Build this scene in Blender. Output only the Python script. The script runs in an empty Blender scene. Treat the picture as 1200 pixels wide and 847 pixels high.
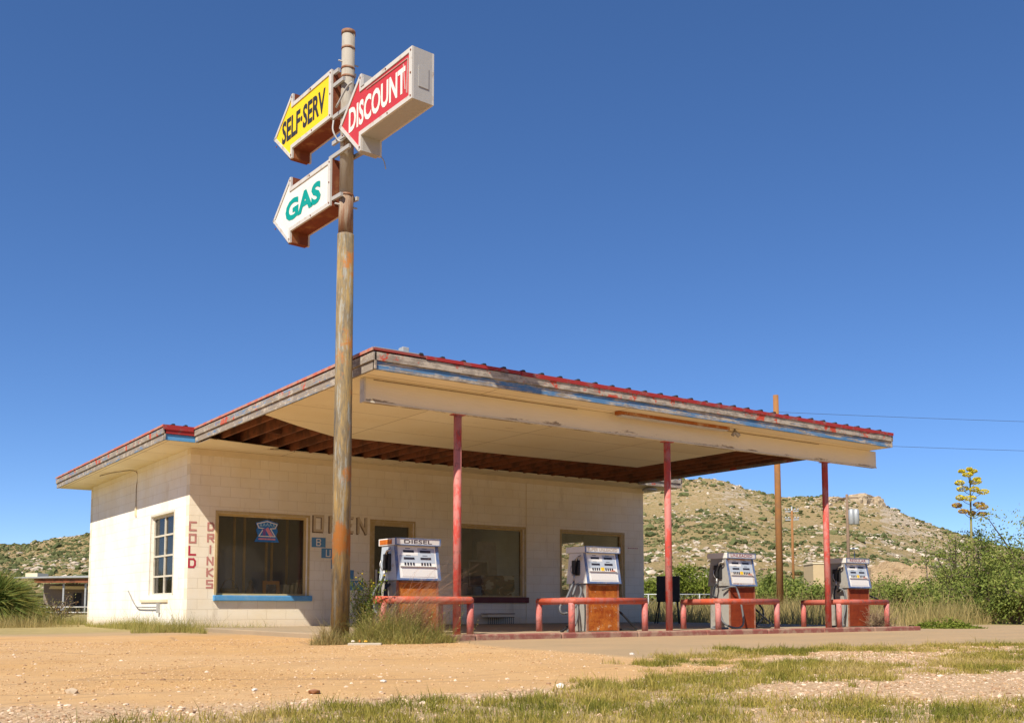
import bpy, math, random
import numpy as np
from mathutils import Vector, Matrix
rad = math.radians
S = bpy.context.scene
COL = S.collection
# ------------------------------------------------------------------ camera
CAM = np.array([-6.069, -19.2685, 0.5]); YAW = rad(54.69534770849028); PITCH = rad(4.787582586030903)
FPX = 1182.0317; PPY = 612.0
fw = np.array([math.cos(YAW), math.sin(YAW), 0.]); rt = np.array([fw[1], -fw[0], 0.]); up = np.array([0, 0, 1.])
cf = fw*math.cos(PITCH)+up*math.sin(PITCH); cu = -fw*math.sin(PITCH)+up*math.cos(PITCH)
cd = bpy.data.cameras.new('camera'); cam = bpy.data.objects.new('camera', cd); COL.objects.link(cam)
cam.location = CAM; cam.rotation_euler = (math.pi/2+PITCH, 0, YAW-math.pi/2)
cd.sensor_width = 36; cd.lens = FPX/1200*36; cd.shift_y = (PPY-423.5)/1200; cd.clip_start = .05; cd.clip_end = 8000
S.camera = cam
# ------------------------------------------------------------------ light
SUN = Vector((-.78, -.42, 1.0)).normalized()          # towards the sun
w = bpy.data.worlds.new('World'); S.world = w; w.use_nodes = True
nt = w.node_tree; bgn = nt.nodes['Background']; sky = nt.nodes.new('ShaderNodeTexSky')
sky.sky_type = 'NISHITA'; sky.sun_disc = False; sky.sun_elevation = math.asin(SUN.z)
sky.sun_rotation = math.atan2(SUN.x, SUN.y); sky.air_density = .72; sky.dust_density = 0.0; sky.ozone_density = 4.0; sky.altitude = 2500
hsv = nt.nodes.new('ShaderNodeHueSaturation'); hsv.inputs['Saturation'].default_value = 1.24; hsv.inputs['Hue'].default_value = .507
gmm = nt.nodes.new('ShaderNodeGamma'); gmm.inputs[1].default_value = .82; nt.links.new(sky.outputs[0], gmm.inputs[0]); nt.links.new(gmm.outputs[0], hsv.inputs['Color']); nt.links.new(hsv.outputs[0], bgn.inputs[0]); bgn.inputs[1].default_value = 0.15
sd = bpy.data.lights.new('sun', 'SUN'); sd.energy = 4.8; sd.angle = rad(.53); sd.color = (1, .92, .79)
so = bpy.data.objects.new('sun', sd); COL.objects.link(so); so.rotation_euler = SUN.to_track_quat('Z', 'Y').to_euler(); so.location = (-20, -25, 30)
S.view_settings.view_transform = 'Standard'; S.view_settings.look = 'None'; S.view_settings.exposure = 0.52; S.view_settings.gamma = 1
S.view_settings.use_curve_mapping = False
S.render.engine = 'CYCLES'; S.cycles.max_bounces = 8; S.cycles.diffuse_bounces = 6

rng = np.random.default_rng(7); random.seed(7)
# ------------------------------------------------------------------ surveying helpers (bearing and distance -> place)
def at(x, y, depth):                 # point seen on bearing x, elevation y, at a distance
    d = cf*FPX+rt*(x-600)+cu*(PPY-y); return CAM+d*(depth/(d@fw))
def bearing(P):                      # inverse, vectorised
    P = np.asarray(P, float)-CAM; c = P@cf
    return 600+FPX*(P@rt)/c, PPY-FPX*(P@cu)/c
def gnd(x, depth):                   # ground position on a bearing
    p = CAM+depth*(fw+(x-600)/1186.2*rt); return np.array([p[0], p[1], 0.])
# ------------------------------------------------------------------ objects
def tag(o, label=None, cat=None, group=None, kind=None):
    for k, v in (('label', label), ('category', cat), ('group', group), ('kind', kind)):
        if v: o[k] = v
    return o
def thing(name, loc, label, cat, group=None):
    o = bpy.data.objects.new(name, None); COL.objects.link(o); o.location = loc; o.empty_display_size = .2
    return tag(o, label, cat, group)
def wloc(p):
    v = Vector((0, 0, 0))
    while p is not None: v += p.location; p = p.parent
    return np.array(v)
def link(name, me, m, parent=None):
    o = bpy.data.objects.new(name, me); COL.objects.link(o)
    if m is not None:
        for mm in (m if isinstance(m, (list, tuple)) else [m]): me.materials.append(mm)
    if parent is not None: o.parent = parent
    return o
class MB:
    def __init__(s): s.v = []; s.f = []; s.sm = []; s.mi = []; s.cur = 0
    def add(s, vs, fs, smooth=False):
        b = len(s.v); s.v += [tuple(map(float, p)) for p in vs]
        for f in fs: s.f.append(tuple(b+i for i in f)); s.sm.append(smooth); s.mi.append(s.cur)
        return s
    def box(s, x0, x1, y0, y1, z0, z1):
        vs = [(x, y, z) for z in (z0, z1) for y in (y0, y1) for x in (x0, x1)]
        return s.add(vs, [(0, 2, 3, 1), (4, 5, 7, 6), (0, 1, 5, 4), (2, 6, 7, 3), (0, 4, 6, 2), (1, 3, 7, 5)])
    def obox(s, o, ux, uy, uz, a):   # oriented box: a=(x0,x1,y0,y1,z0,z1) in the frame ux,uy,uz at o
        o, ux, uy, uz = map(np.asarray, (o, ux, uy, uz)); x0, x1, y0, y1, z0, z1 = a
        vs = [o+ux*x+uy*y+uz*z for z in (z0, z1) for y in (y0, y1) for x in (x0, x1)]
        return s.add(vs, [(0, 2, 3, 1), (4, 5, 7, 6), (0, 1, 5, 4), (2, 6, 7, 3), (0, 4, 6, 2), (1, 3, 7, 5)])
    def beam(s, a, b, wd, ht, upv=(0, 0, 1)):
        a = np.array(a, float); b = np.array(b, float); d = b-a; L = np.linalg.norm(d); d /= L
        sd_ = np.cross(d, upv); sd_ /= np.linalg.norm(sd_); u = np.cross(sd_, d)
        return s.obox(a, d, sd_, u, (0, L, -wd/2, wd/2, -ht/2, ht/2))
    def prism(s, poly, o, ux, uy, un, t0, t1):   # 2-D outline in frame, extruded along un
        o, ux, uy, un = map(np.asarray, (o, ux, uy, un)); n = len(poly)
        vs = [o+ux*p[0]+uy*p[1]+un*t for t in (t0, t1) for p in poly]
        return s.add(vs, [tuple(range(n))[::-1], tuple(range(n, 2*n))]+[(i, (i+1) % n, n+(i+1) % n, n+i) for i in range(n)])
    def quad(s, *p): return s.add(p, [tuple(range(len(p)))])
    def tube(s, pts, r, seg=10, cap=True):
        pts = [np.array(p, float) for p in pts]; n = len(pts)
        rr = r if hasattr(r, '__len__') else [r]*n
        t0 = pts[1]-pts[0]; t0 /= np.linalg.norm(t0)
        a = np.cross(t0, (0, 0, 1.)); a = np.cross(t0, (1., 0, 0)) if np.linalg.norm(a) < .1 else a
        a /= np.linalg.norm(a); vs = []
        for i in range(n):
            t = pts[min(i+1, n-1)]-pts[max(i-1, 0)]; t /= max(np.linalg.norm(t), 1e-9)
            a = a-t*(a@t); a /= max(np.linalg.norm(a), 1e-9); b = np.cross(t, a)
            for k in range(seg):
                an = 2*math.pi*k/seg; vs.append(pts[i]+(a*math.cos(an)+b*math.sin(an))*rr[i])
        fs = [(i*seg+k, i*seg+(k+1) % seg, (i+1)*seg+(k+1) % seg, (i+1)*seg+k) for i in range(n-1) for k in range(seg)]
        s.add(vs, fs, True)
        if cap: b = len(s.v)-len(vs); s.f += [tuple(b+k for k in range(seg))[::-1], tuple(b+(n-1)*seg+k for k in range(seg))]; s.sm += [False]*2; s.mi += [s.cur]*2
        return s
    def lathe(s, c, prof, seg=16, sy=1.0):     # (r,z) profile around vertical axis at c
        vs = [(c[0]+r*math.cos(2*math.pi*k/seg), c[1]+sy*r*math.sin(2*math.pi*k/seg), c[2]+z) for r, z in prof for k in range(seg)]
        n = len(prof)
        fs = [(i*seg+k, i*seg+(k+1) % seg, (i+1)*seg+(k+1) % seg, (i+1)*seg+k) for i in range(n-1) for k in range(seg)]
        return s.add(vs, fs+[tuple(range(seg))[::-1], tuple(range((n-1)*seg, n*seg))], True)
    def build(s, name, m, parent=None, bevel=0, local=False):
        me = bpy.data.meshes.new(name); off = np.zeros(3) if (parent is None or local) else wloc(parent)
        me.from_pydata([tuple(np.array(p)-off) for p in s.v], [], s.f)
        me.polygons.foreach_set('use_smooth', s.sm); me.polygons.foreach_set('material_index', s.mi); me.update()
        o = link(name, me, m, parent)
        if bevel:
            b = o.modifiers.new('bevel', 'BEVEL'); b.width = bevel; b.segments = 2; b.limit_method = 'ANGLE'; b.angle_limit = rad(40)
        return o
def smoothpath(P, n=8):
    P = [np.array(p, float) for p in P]; P = [2*P[0]-P[1]]+P+[2*P[-1]-P[-2]]; out = []
    for i in range(1, len(P)-2):
        for k in range(n):
            t = k/n; a, b, c, d = P[i-1:i+3]
            out.append(.5*((2*b)+(c-a)*t+(2*a-5*b+4*c-d)*t*t+(3*b-a-3*c+d)*t**3))
    return out+[P[-2]]
# ------------------------------------------------------------------ materials
class NT:
    def __init__(s, name, rough=.7, metal=0, spec=.3):
        s.m = bpy.data.materials.new(name); s.m.use_nodes = True; s.t = s.m.node_tree; s.b = s.t.nodes['Principled BSDF']
        s.b.inputs['Roughness'].default_value = rough; s.b.inputs['Metallic'].default_value = metal; s.b.inputs['Specular IOR Level'].default_value = spec
        s._c = None
    def n(s, t, **k):
        x = s.t.nodes.new(t)
        for a, b in k.items():
            if a in x.inputs: x.inputs[a].default_value = b
            else: setattr(x, a, b)
        return x
    def l(s, a, b): s.t.links.new(a, b)
    def co(s, scale=(1, 1, 1), rot=(0, 0, 0), geo=False):
        mp = s.n('ShaderNodeMapping'); mp.inputs['Scale'].default_value = scale; mp.inputs['Rotation'].default_value = rot
        if geo: g = s.n('ShaderNodeNewGeometry'); s.l(g.outputs['Position'], mp.inputs[0])
        else: g = s.n('ShaderNodeTexCoord'); s.l(g.outputs['Object'], mp.inputs[0])
        return mp.outputs[0]
    def noise(s, sc, det=5, rough=.6, vec=None, dist=0):
        x = s.n('ShaderNodeTexNoise'); x.inputs['Scale'].default_value = sc; x.inputs['Detail'].default_value = det; x.inputs['Roughness'].default_value = rough; x.inputs['Distortion'].default_value = dist
        s.l(vec if vec is not None else s.co(), x.inputs['Vector']); return x.outputs[0]
    def ramp(s, f, *st):
        r = s.n('ShaderNodeValToRGB'); e = r.color_ramp.elements
        while len(e) < len(st): e.new(.5)
        for i, (p, c) in enumerate(st): e[i].position = p; e[i].color = (*c, 1) if not isinstance(c, (int, float)) else (c, c, c, 1)
        s.l(f, r.inputs[0]); return r.outputs[0]
    def mix(s, f, a, b, mode='MIX'):
        x = s.n('ShaderNodeMix', data_type='RGBA', blend_type=mode)
        for v, i in ((f, 0), (a, 6), (b, 7)):
            if hasattr(v, 'is_output'): s.l(v, x.inputs[i])
            else: x.inputs[i].default_value = v if isinstance(v, (int, float)) else (*v, 1)
        return x.outputs[2]
    def math(s, op, a, b=0, clamp=False):
        x = s.n('ShaderNodeMath', operation=op); x.use_clamp = clamp
        for v, i in ((a, 0), (b, 1)):
            if hasattr(v, 'is_output'): s.l(v, x.inputs[i])
            else: x.inputs[i].default_value = v
        return x.outputs[0]
    def attr(s, name): x = s.n('ShaderNodeAttribute'); x.attribute_name = name; return x.outputs['Fac']
    def xyz(s, vec): x = s.n('ShaderNodeSeparateXYZ'); s.l(vec, x.inputs[0]); return x.outputs
    def comb(s, a, b, c=0):
        x = s.n('ShaderNodeCombineXYZ')
        for v, i in ((a, 0), (b, 1), (c, 2)):
            if hasattr(v, 'is_output'): s.l(v, x.inputs[i])
            else: x.inputs[i].default_value = v
        return x.outputs[0]
    def bump(s, h, st=.3, d=.01):
        x = s.n('ShaderNodeBump'); x.inputs['Strength'].default_value = st; x.inputs['Distance'].default_value = d; s.l(h, x.inputs['Height']); s.l(x.outputs[0], s.b.inputs['Normal'])
    def out(s, c): 
        if hasattr(c, 'is_output'): s.l(c, s.b.inputs['Base Color'])
        else: s.b.inputs['Base Color'].default_value = (*c, 1)
        return s.m
def dirty(name, c, c2=None, sc=6, lo=.45, hi=.7, rough=.65, bump=.15, metal=0, spec=.3):
    """paint c with patches of c2"""
    k = NT(name, rough, metal, spec); c2 = c2 or tuple(x*.6 for x in c)
    n1 = k.noise(sc, 8, .65); n2 = k.noise(sc*7, 4, .6)
    col = k.mix(k.ramp(n1, (lo, 0), (hi, 1)), c, c2)
    col = k.mix(.35, col, k.mix(n2, tuple(x*.7 for x in c), tuple(min(1, x*1.25) for x in c)))
    k.bump(n2, bump, .004); return k.out(col)
RUST = (.20, .062, .018); RUSTL = (.42, .13, .025)
def m_blocks(name, axis, base=(.88, .82, .69)):
    k = NT(name, .85, spec=.15); p = k.xyz(k.co(geo=True)); u = p[0] if axis == 'x' else p[1]
    v = k.comb(u, k.math('ADD', p[2], -.1+.05))
    br = k.n('ShaderNodeTexBrick'); br.offset = .5
    for a, b in (('Scale', 1), ('Mortar Size', .006), ('Mortar Smooth', .35), ('Brick Width', .4), ('Row Height', .2), ('Bias', 0)): br.inputs[a].default_value = b
    br.inputs['Color1'].default_value = (1, 1, 1, 1); br.inputs['Color2'].default_value = (.95, .95, .95, 1); br.inputs['Mortar'].default_value = (.80, .77, .72, 1)
    k.l(v, br.inputs['Vector'])
    n1 = k.noise(1.1, 5, .6, k.co(geo=True)); n2 = k.noise(45, 5, .7, k.co(geo=True)); n3 = k.noise(3, 6, .7, k.co((1, 1, .25), geo=True))
    c = k.mix(k.ramp(n1, (.35, 0), (.7, 1)), base, (base[0]*.93, base[1]*.88, base[2]*.78))
    c = k.mix(.7, c, k.mix(1, c, br.outputs[0], 'MULTIPLY'))
    c = k.mix(k.ramp(n3, (.57, 0), (.74, .5)), c, (.50, .42, .31))
    # grime low down: a band of splash dirt
    g = k.ramp(k.math('ADD', p[2], k.math('MULTIPLY', n1, .3)), (.22, .6), (.52, 0))
    c = k.mix(g, c, (.56, .43, .28))
    mort = k.math('MULTIPLY', br.outputs[1], -1)
    k.bump(k.math('ADD', k.math('MULTIPLY', mort, .9), k.math('ADD', k.math('MULTIPLY', n2, .6), n3)), .45, .012)
    return k.out(c)
M = {}
M['block_front'] = m_blocks('painted_block_front', 'x'); M['block_side'] = m_blocks('painted_block_side', 'y', (.90, .88, .83))  # front base carries warm bounce light in its cream, side whiter as if sunlit
M['cream'] = dirty('cream_paint', (.74, .64, .45), (.62, .50, .32), 1.2, .5, .75, .7, .1)
def m_ceiling():
    k = NT('ceiling_board_paint', .8, spec=.1); P = k.co(geo=True); p = k.xyz(P)
    br = k.n('ShaderNodeTexBrick'); br.offset = 0
    for a, b in (('Scale', 1), ('Mortar Size', .007), ('Mortar Smooth', 0), ('Brick Width', 2.44), ('Row Height', 1.22)): br.inputs[a].default_value = b
    br.inputs['Color1'].default_value = (1, 1, 1, 1); br.inputs['Color2'].default_value = (.93, .92, .9, 1); br.inputs['Mortar'].default_value = (.45, .38, .3, 1)
    k.l(k.comb(k.math('ADD', p[0], .6), k.math('ADD', p[1], .2)), br.inputs['Vector'])
    n1 = k.noise(.7, 5, .6, P); n2 = k.noise(2.3, 7, .7, k.co((.35, 1.6, 1), (0, 0, .3), True), 1.2)
    c = k.mix(k.ramp(n1, (.35, 0), (.7, 1)), (.90, .81, .60), (.82, .71, .48))
    c = k.mix(1, c, br.outputs[0], 'MULTIPLY')
    c = k.mix(k.ramp(n2, (.665, 0), (.70, .65), (.73, .2)), c, (.34, .20, .07))
    k.bump(k.noise(.9, 3, .5, P), .2, .05); return k.out(c)
M['ceiling'] = m_ceiling()
def m_beam():
    k = NT('beam_paint', .75, spec=.15); P = k.co(geo=True); p = k.xyz(P)
    n = k.noise(5, 8, .72, k.co((.35, 1, 2.4), geo=True)); n2 = k.noise(60, 3, .6, k.co((.06, 1, 1), geo=True))
    # flaking along the bottom edge
    h = k.math('MULTIPLY', k.math('SUBTRACT', p[2], 3.22), -1.6)
    f = k.ramp(k.math('ADD', n, k.math('ADD', h, 0)), (.485, 0), (.53, .9))
    c = k.mix(k.ramp(n2, (.3, 0), (.8, .5)), (.80, .72, .55), (.68, .60, .44))
    c = k.mix(f, c, (.25, .19, .13)); k.bump(k.math('ADD', n2, f), .2, .01); return k.out(c)
M['beam'] = m_beam()
def m_fascia(name, blue, flip=False, topred=0.0):
    pl = .54 if flip else .49
    """grey weathered board with remains of paint; the grain runs level"""
    k = NT(name, .85, spec=.1); sc = (.30, 6, 6) if not flip else (6, .30, 6)
    g = k.noise(9, 8, .7, k.co(sc, geo=True)); g2 = k.noise(2.2, 8, .75, k.co((2.2, 1.4, 4.5) if not flip else (1.4, 2.2, 4.5), geo=True)); g3 = k.noise(3.0, 8, .75, k.co((.5, 1.2, 5) if not flip else (1.2, .5, 5), geo=True))
    wood = k.mix(g, (.13, .105, .085), (.42, .37, .31))
    pale = k.mix(g, (.38, .34, .29), (.56, .49, .39))
    g2 = k.math('ADD', k.math('MULTIPLY', g2, .7), k.math('MULTIPLY', k.noise(30, 5, .7, k.co(sc, geo=True)), .3)); c = k.mix(k.ramp(g2, (pl-.02, 0), (pl+.03, .9)), wood, pale)
    hf = k.noise(26, 6, .75, k.co(sc, geo=True)); g3 = k.math('ADD', k.math('MULTIPLY', g3, .72), k.math('MULTIPLY', hf, .28)); c = k.mix(k.ramp(g3, (.535-.075*blue, 0), (.575-.075*blue, .9)), c, k.mix(hf, (.05, .15, .32), (.07, .25, .50)))
    if topred: c = k.mix(k.ramp(k.noise(2.6, 7, .75), (.60-topred*.16, 0), (.65-topred*.16, 1)), c, (.50, .075, .045))
    k.bump(g, .5, .008); return k.out(c)
M['fas_blue'] = m_fascia('blue_flaked_board', .75); M['fas_grey'] = m_fascia('grey_flaked_board', -.6, topred=.35)
M['fas_blue_s'] = m_fascia('blue_flaked_board_side', -.1, True); M['fas_grey_s'] = m_fascia('grey_flaked_board_side', -.1, True, .25)
M['redmetal'] = dirty('faded_red_roof_metal', (.34, .03, .028), (.22, .16, .14), 6, .52, .62, .55, .1)
M['redmetal_s'] = dirty('sun_bleached_red_metal', (.50, .13, .08), (.40, .31, .25), 5, .42, .56, .6, .1)
M['foam'] = dirty('black_roof_closure', (.03, .03, .03))
M['roof'] = dirty('roof_metal', (.3, .06, .05), (.2, .14, .12), 1)
M['rafter'] = dirty('old_rafter_wood', (.24, .085, .038), (.06, .03, .018), 2.6, .46, .60, .8)
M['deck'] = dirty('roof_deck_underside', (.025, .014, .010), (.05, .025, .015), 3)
def m_red(name, pale=(.56, .20, .175), red=(.62, .05, .03), low=0.0):
    k = NT(name, .62, spec=.25); n = k.noise(5.5, 8, .75, k.co((1, 1, .45), geo=True)); n2 = k.noise(40, 4, .65, k.co(geo=True)); n3 = k.noise(9, 8, .75, k.co(geo=True))
    c = k.mix(k.ramp(n, (.48, 0), (.54, 1)), pale, red); c = k.mix(k.ramp(n3, (.55, 0), (.60, .8)), c, (.20, .09, .065))
    c = k.mix(.3, c, k.mix(n2, tuple(x*.6 for x in pale), pale)); k.bump(n2, .2, .003); return k.out(c)
M['post'] = m_red('faded_red_post_paint'); M['rail'] = m_red('chipped_red_rail_paint', (.52, .15, .11), (.60, .085, .025)); M['railleg'] = m_red('pinkish_red_leg_paint', (.52, .21, .19), (.52, .12, .09))
def m_pole():
    k = NT('rusted_pole_paint', .72, spec=.25); P = k.co(geo=True); p = k.xyz(P)
    n = k.noise(6.5, 9, .78, k.co((2.2, 2.2, .30), geo=True)); n2 = k.noise(10, 9, .75, k.co((1.8, 1.8, .22), geo=True)); n3 = k.noise(70, 3, .6, P); n4 = k.noise(3, 8, .7, k.co((1, 1, .7), geo=True))
    old = k.mix(k.ramp(n, (.36, 0), (.5, .5), (.62, 1)), (.085, .08, .07), (.33, .22, .08))
    old = k.mix(k.ramp(n2, (.52, 0), (.60, .85)), old, (.27, .27, .24)); old = k.mix(k.ramp(n4, (.54, 0), (.62, .9)), old, (.36, .13, .025))
    new = k.mix(k.ramp(n2, (.50, 0), (.66, .6)), (.36, .325, .27), (.20, .15, .10)); new = k.mix(k.ramp(n4, (.60, 0), (.66, .9)), new, (.22, .08, .03))
    mid = k.mix(k.ramp(n2, (.42, 0), (.58, .9)), (.32, .25, .18), (.20, .09, .045))
    z = k.math('DIVIDE', p[2], 9); c = k.mix(k.ramp(z, (.597, 0), (.598, 1)), old, mid); c = k.mix(k.ramp(z, (.655, 0), (.657, 1)), c, new)
    k.bump(k.math('ADD', n, n3), .25, .006); return k.out(c)
M['pole'] = m_pole()
M['signwhite'] = dirty('sign_frame_white', (.56, .545, .51), (.34, .24, .16), 7, .55, .70, .5, .08)
M['signgrey'] = dirty('sign_cabinet_grey', (.40, .395, .38), (.36, .30, .24), 3, .6, .8, .5, .08)
M['signrust'] = dirty('sign_cabinet_rust', (.19, .05, .02), (.46, .24, .09), 3.2, .50, .68, .8)
M['yellow'] = dirty('sign_face_yellow', (.86, .60, .01), (.80, .55, .02), 2, .6, .9, .4, .02)
M['red'] = dirty('sign_face_red', (.52, .045, .05), (.46, .05, .05), 2, .5, .8, .4, .02)
M['white'] = dirty('sign_face_white', (.76, .75, .70), (.66, .63, .56), 2, .5, .8, .4, .02)
M['ink'] = dirty('black_lettering', (.03, .03, .035), (.12, .11, .05), 14, .66, .7, .5, 0)
M['letterwhite'] = dirty('white_lettering', (.80, .76, .68), (.60, .35, .3), 12, .66, .72, .5, 0)
M['teal'] = dirty('teal_lettering', (.0, .29, .25), (.02, .34, .30), 5, .5, .8, .5, 0)
def rustpanel(name, a, b, edge, pale=.63):
    k = NT(name, .8, spec=.2); n = k.noise(5, 9, .75); n2 = k.noise(30, 5, .7); n3 = k.noise(7, 9, .8)
    c = k.mix(k.ramp(n, (.40, 0), (.62, 1)), a, b); c = k.mix(k.ramp(n2, (.3, .35), (.7, 0)), c, (.10, .03, .012)); c = k.mix(k.ramp(n3, (pale, 0), (pale+.06, .85)), c, edge)
    k.bump(n2, .3, .003); return k.out(c)
M['rustA'] = rustpanel('rusted_panel_orange', (.46, .105, .014), (.72, .25, .035), (.62, .50, .34), .585)
M['rustB'] = rustpanel('rusted_panel_brown', (.34, .065, .010), (.62, .20, .03), (.64, .50, .34), .575)
M['rustC'] = rustpanel('rusted_panel_dark_red', (.22, .032, .012), (.32, .055, .015), (.45, .16, .05), .70)
M['pumpwhite'] = dirty('pump_white_enamel', (.70, .68, .64), (.50, .42, .33), 7, .6, .72, .4, .05)
M['pumpgrey'] = dirty('pump_bare_grey', (.33, .32, .29), (.20, .16, .12), 5, .5, .66, .55, .12)
M['pumpblue'] = dirty('pump_blue_trim', (.10, .155, .30), (.33, .32, .32), 9, .5, .62, .5, .05)
M['pumppanel'] = dirty('pump_dial_face', (.76, .75, .71), (.60, .53, .42), 6, .62, .74, .35, .02)
M['paneldirt'] = rustpanel('pump_dial_face_rusted', (.72, .68, .6), (.66, .6, .5), (.45, .16, .04), .52)
M['faceblue'] = dirty('pump_dial_blue_shade', (.44, .50, .57), (.55, .57, .58), 8, .5, .8, .35, .02)
M['sticker'] = dirty('yellow_sticker', (.80, .52, .03)); M['stickred'] = dirty('orange_sticker', (.62, .14, .04))
M['black'] = dirty('black_rubber', (.022, .022, .024), (.05, .048, .045), 8, .5, .8, .5, .1); M['hose'] = dirty('weathered_hose', (.14, .145, .15), (.32, .32, .32), 9, .55, .7, .55, .05)
M['alu'] = dirty('dull_aluminium', (.45, .43, .40), (.22, .19, .15), 12, .5, .7, .4, .05, .6)
M['darkglass'] = dirty('readout_window', (.03, .03, .04), (.08, .05, .05), 20, .5, .7, .2, 0)
M['blue'] = dirty('painted_blue', (.10, .26, .46), (.22, .36, .50), 8, .6, .75, .7, .1); M['sill_blue'] = dirty('blue_sill_paint', (.09, .30, .58), (.20, .38, .55), 5, .5, .75, .6, .1)
M['maroon'] = dirty('maroon_sill_paint', (.13, .035, .035), (.20, .08, .07), 5, .5, .8)
M['frame_y'] = dirty('ochre_window_frame', (.50, .37, .17), (.62, .52, .36), 8, .5, .7); M['frame_w'] = dirty('pale_window_frame', (.62, .58, .48), (.42, .36, .26), 8, .5, .7)
M['fadered'] = dirty('faded_red_lettering', (.52, .23, .20), (.66, .45, .38), 9, .50, .75, .8, 0); M['boldred'] = dirty('red_lettering', (.48, .035, .07), (.55, .2, .2), 9, .6, .8, .8, 0)
M['tanletter'] = dirty('tan_lettering', (.58, .47, .30), (.66, .58, .45), 10, .5, .7, .8, 0); M['shadowpaint'] = dirty('brown_lettering_outline', (.20, .13, .075), (.48, .38, .25), 12, .52, .68, .8, 0)
def m_glass():
    k = NT('window_glass'); t = k.t; t.nodes.remove(k.b); o = t.nodes['Material Output']
    tr = k.n('ShaderNodeBsdfTransparent'); tr.inputs[0].default_value = (.86, .86, .84, 1); gl = k.n('ShaderNodeBsdfGlossy'); gl.inputs['Roughness'].default_value = .03; gl.inputs[0].default_value = (.62, .62, .62, 1)
    fr = k.n('ShaderNodeFresnel'); fr.inputs[0].default_value = 1.5; dirt = k.n('ShaderNodeBsdfDiffuse'); dirt.inputs[0].default_value = (.30, .26, .20, 1)
    a = k.n('ShaderNodeMixShader'); k.l(fr.outputs[0], a.inputs[0]); k.l(tr.outputs[0], a.inputs[1]); k.l(gl.outputs[0], a.inputs[2])
    b = k.n('ShaderNodeMixShader'); k.l(k.math('MULTIPLY', k.noise(2.5, 6, .7), .10), b.inputs[0]); k.l(a.outputs[0], b.inputs[1]); k.l(dirt.outputs[0], b.inputs[2]); k.l(b.outputs[0], o.inputs[0]); return k.m
M['glass'] = m_glass()
M['room'] = dirty('dark_room_wall', (.40, .32, .24), (.30, .24, .18), 1); M['roomfloor'] = dirty('room_floor', (.3, .25, .2)); M['roomceil'] = dirty('room_ceiling', (.5, .47, .42)); M['stud'] = dirty('yellow_pine_strip', (.72, .46, .14), (.5, .32, .10), 6)
M['wood'] = dirty('weathered_utility_pole', (.30, .135, .045), (.20, .11, .055), 4, .45, .65, .85, .3); M['woodgrey'] = dirty('grey_brown_timber', (.22, .15, .10), (.12, .09, .07), 3, .5, .7, .85, .3)
M['wire'] = dirty('dark_cable', (.05, .05, .05)); M['galv'] = dirty('galvanised_steel', (.42, .44, .45), (.3, .28, .25), 6, .5, .75, .45, .1, .3)
def m_concrete(name, base, stain):
    k = NT(name, .88, spec=.15); P = k.co(geo=True)
    n = k.noise(.5, 8, .65, P); n2 = k.noise(90, 3, .7, P); n3 = k.noise(3, 7, .7, P)
    c = k.mix(k.ramp(n, (.38, 0), (.66, 1)), base, stain); c = k.mix(k.ramp(n3, (.55, 0), (.75, .5)), c, tuple(x*.6 for x in base)); c = k.mix(.3, c, k.mix(n2, tuple(x*.5 for x in base), tuple(x*1.4 for x in base)))
    k.bump(k.math('ADD', n2, n3), .3, .006); return k.out(c)
M['slab'] = m_concrete('island_concrete', (.38, .29, .19), (.29, .23, .155))
M['kerb'] = dirty('worn_red_kerb_paint', (.27, .095, .075), (.40, .29, .20), 4, .44, .56, .85, .3)
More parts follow.
